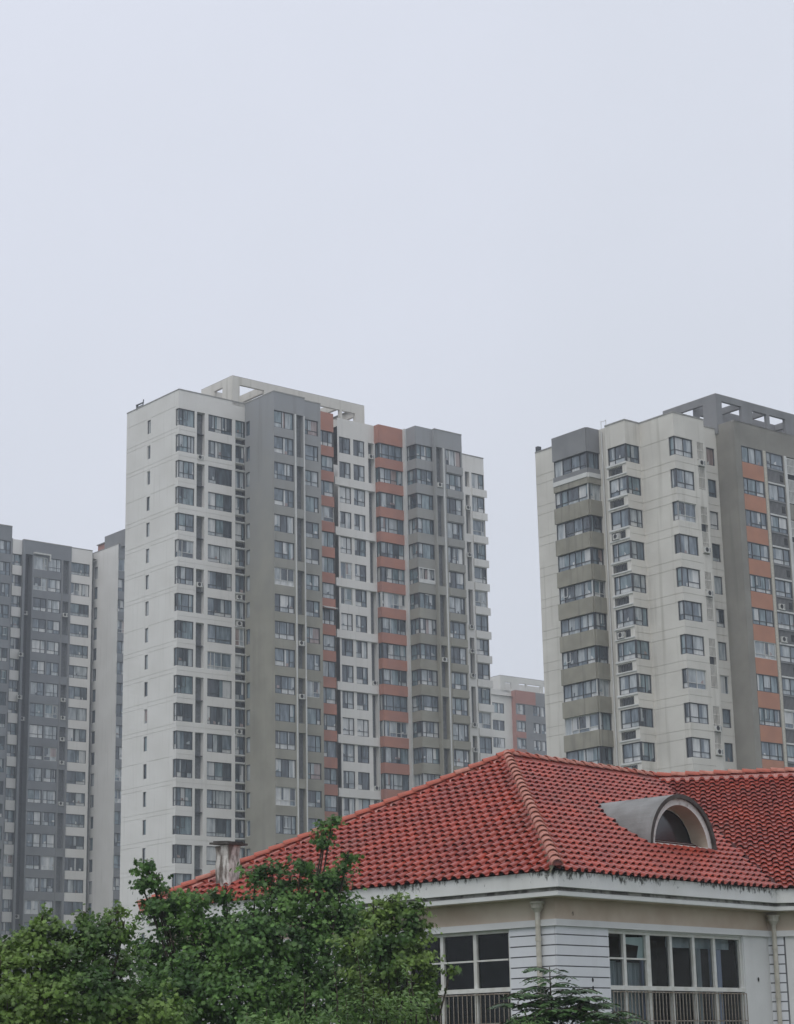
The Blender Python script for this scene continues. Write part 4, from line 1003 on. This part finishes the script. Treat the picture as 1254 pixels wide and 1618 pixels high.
def spires(name, foot, label, cat, stems, mm, leaf, kind='leaflet', bushes=()):
    """upright leafy shoots: (px, py top, py bottom, distance)"""
    fx = ray(foot[0], 1500) * foot[1]; f0 = Vector((fx.x, fx.y, 0)); root = thing(name, tuple(f0), 0, label, cat)
    P, Nn, S = [], [], []; b = MB()
    for (px, y0, y1, D_) in stems:
        a, c = at(px, y0, D_) - f0, at(px + random.uniform(-14, 14), y1, D_) - f0; L_ = (a - c).length
        b.tube([tuple(c), tuple((a + c) / 2 + Vector((.03, .02, 0))), tuple(a)], [.016, .010, .004], BARK, 6)
        n = int(L_ / .016)
        for i in range(n):
            f = random.random(); q = a.lerp(c, f); wdt = .05 + .20 * f * L_ / 1.2; ang = random.uniform(0, 6.283)
            dr = np.array([math.cos(ang), math.sin(ang), random.uniform(-.5, .35)]); P.append(np.array(q) + dr * random.uniform(.1, 1) * wdt)
            Nn.append(np.array([dr[0] * .3, dr[1] * .3, 1]) + RNG.normal(size=3) * .4); S.append(leaf * random.uniform(.6, 1.2))
    P, Nn, S = [np.array(P)], [np.array(Nn)], [np.array(S)]
    for (px, py, D_, r_) in bushes:
        a = blob_leaves(at(px, py, D_) - f0, r_, int(26 * (r_ / leaf) ** 2 * .7), leaf); P.append(a[0]); Nn.append(a[1]); S.append(a[2])
        b.tube([(0, 0, 0), tuple(at(px, py, D_) - f0)], [.03, .01], BARK, 6)
    o = put('foliage', leaf_mesh('foliage', np.concatenate(P), np.concatenate(Nn), np.concatenate(S), kind, mm), root); o['kind'] = 'stuff'
    b.build('stems', root, True)
spires('shrub', (560, 24), 'bright green shrub with upright pointed shoots in front of the maples at the bottom', 'shrub',
       [(563, 1500, 1640, 24), (572, 1540, 1650, 24), (648, 1545, 1650, 24), (638, 1520, 1640, 24.2), (480, 1545, 1650, 24.2), (528, 1525, 1640, 24.4), (610, 1585, 1650, 23.8), (500, 1580, 1650, 23.8), (420, 1590, 1650, 24), (670, 1580, 1650, 24), (455, 1590, 1650, 24), (545, 1570, 1650, 24), (590, 1560, 1650, 24), (390, 1600, 1660, 24)],
       LEAFB, .075, bushes=[(450, 1625, 23.8, .30), (520, 1612, 23.8, .34), (585, 1618, 23.8, .32), (640, 1612, 23.8, .28), (400, 1635, 23.8, .28)])
spires('shrub', (830, 30), 'low lime green shrub tip at the bottom below the dark sapling', 'shrub',
       [(830, 1597, 1650, 30), (815, 1603, 1650, 30), (846, 1600, 1650, 30)], LEAFB, .07, bushes=[(825, 1625, 30, .22)])
def ash_sapling():
    D_ = 32; fx = ray(872, 1500) * D_; f0 = Vector((fx.x, fx.y, 0)); root = thing('sapling', tuple(f0), 0, 'dark green sapling with feathery compound leaves before the house corner', 'sapling')
    P, Nn, S = [], [], []; b = MB(); rr = random.Random(11)
    top = at(868, 1528, D_) - f0; b.tube([(0, 0, 0), tuple(top * .5), tuple(top)], [.05, .03, .008], BARK, 8)
    right = Vector((1, 0, 0)); 
    def frond(o, dr, ln):
        dr = dr.normalized(); n = 9; side = dr.cross(Vector((0, 0, 1))).normalized(); pts = []
        for i in range(n + 1):
            f = i / n; pts.append(o + dr * ln * f + Vector((0, 0, .10 * ln * math.sin(f * 2.2) - .32 * ln * f * f)))
        b.tube([tuple(p) for p in pts], .005, BARK, 4, False)
        for i in range(1, n + 1):
            for sg in (-1, 1):
                p = pts[i] + side * sg * .055 + Vector((0, 0, -.012)); LV.append((p, side * sg + dr * .45 + Vector((0, 0, -.35)), rr.uniform(.11, .17) * (1 - .35 * (i / n) ** 2)))
    LV = []
    for k in range(52):
        f = rr.random() ** .7; o = top * (1 - .0) + (Vector((0, 0, 0)) - Vector((0, 0, 1.15 * f))); ang = rr.uniform(0, 6.283)
        frond(o, Vector((math.cos(ang) * 1.2, math.sin(ang), .35 - .3 * f)), rr.uniform(.45, .62) * (.75 + .5 * f))
    for (px, py) in ((905, 1568), (925, 1580), (945, 1590), (890, 1585), (860, 1590), (835, 1575), (900, 1605), (935, 1610), (870, 1610), (960, 1605), (850, 1612), (880, 1600), (915, 1595), (940, 1618), (900, 1625), (865, 1628), (830, 1620), (975, 1615), (820, 1590)):
        o = at(px, py, D_ + rr.uniform(-.3, .3)) - f0; b.tube([tuple(Vector((0, 0, o.z - .7))), tuple(o)], [.012, .006], BARK, 4)
        for _ in range(9):
            ang = rr.uniform(0, 6.283); frond(o, Vector((math.cos(ang), math.sin(ang), .25)), rr.uniform(.32, .5))
    # leaflets with set directions
    V = np.array([(0, 0, 0), (.27, .42, .0), (0, 1, -.1), (-.27, .42, 0)]); vs = []; fs = []
    for p, d, s in LV:
        y = d.normalized(); x = y.cross(Vector((0, 0, 1)) + Vector((rr.uniform(-.4, .4), rr.uniform(-.4, .4), 0))).normalized(); z = x.cross(y)
        i = len(vs)
        for a in V: vs.append(tuple(p + (x * a[0] + y * a[1] + z * a[2]) * s))
        fs += [(i, i + 1, i + 2), (i, i + 2, i + 3)]
    me = bpy.data.meshes.new('foliage'); me.from_pydata(vs, [], fs); me.materials.append(LEAFD); me.update()
    o = put('foliage', me, root); o['kind'] = 'stuff'; b.build('stem', root, True)
ash_sapling()

# ------------------------------------------------------------------ haze
hz = bpy.data.materials.new('haze'); hz.use_nodes = True; N = hz.node_tree.nodes; N.remove(N['Principled BSDF'])
pv = N.new('ShaderNodeVolumePrincipled'); pv.inputs['Color'].default_value = (.88, .92, 1, 1); pv.inputs['Density'].default_value = .0006; pv.inputs['Anisotropy'].default_value = .2
hz.node_tree.links.new(pv.outputs[0], N['Material Output'].inputs['Volume'])
b = MB(); b.box((-1600, -1600, -1), (1600, 2600, 84), hz); o = b.build('haze'); o['kind'] = 'stuff'
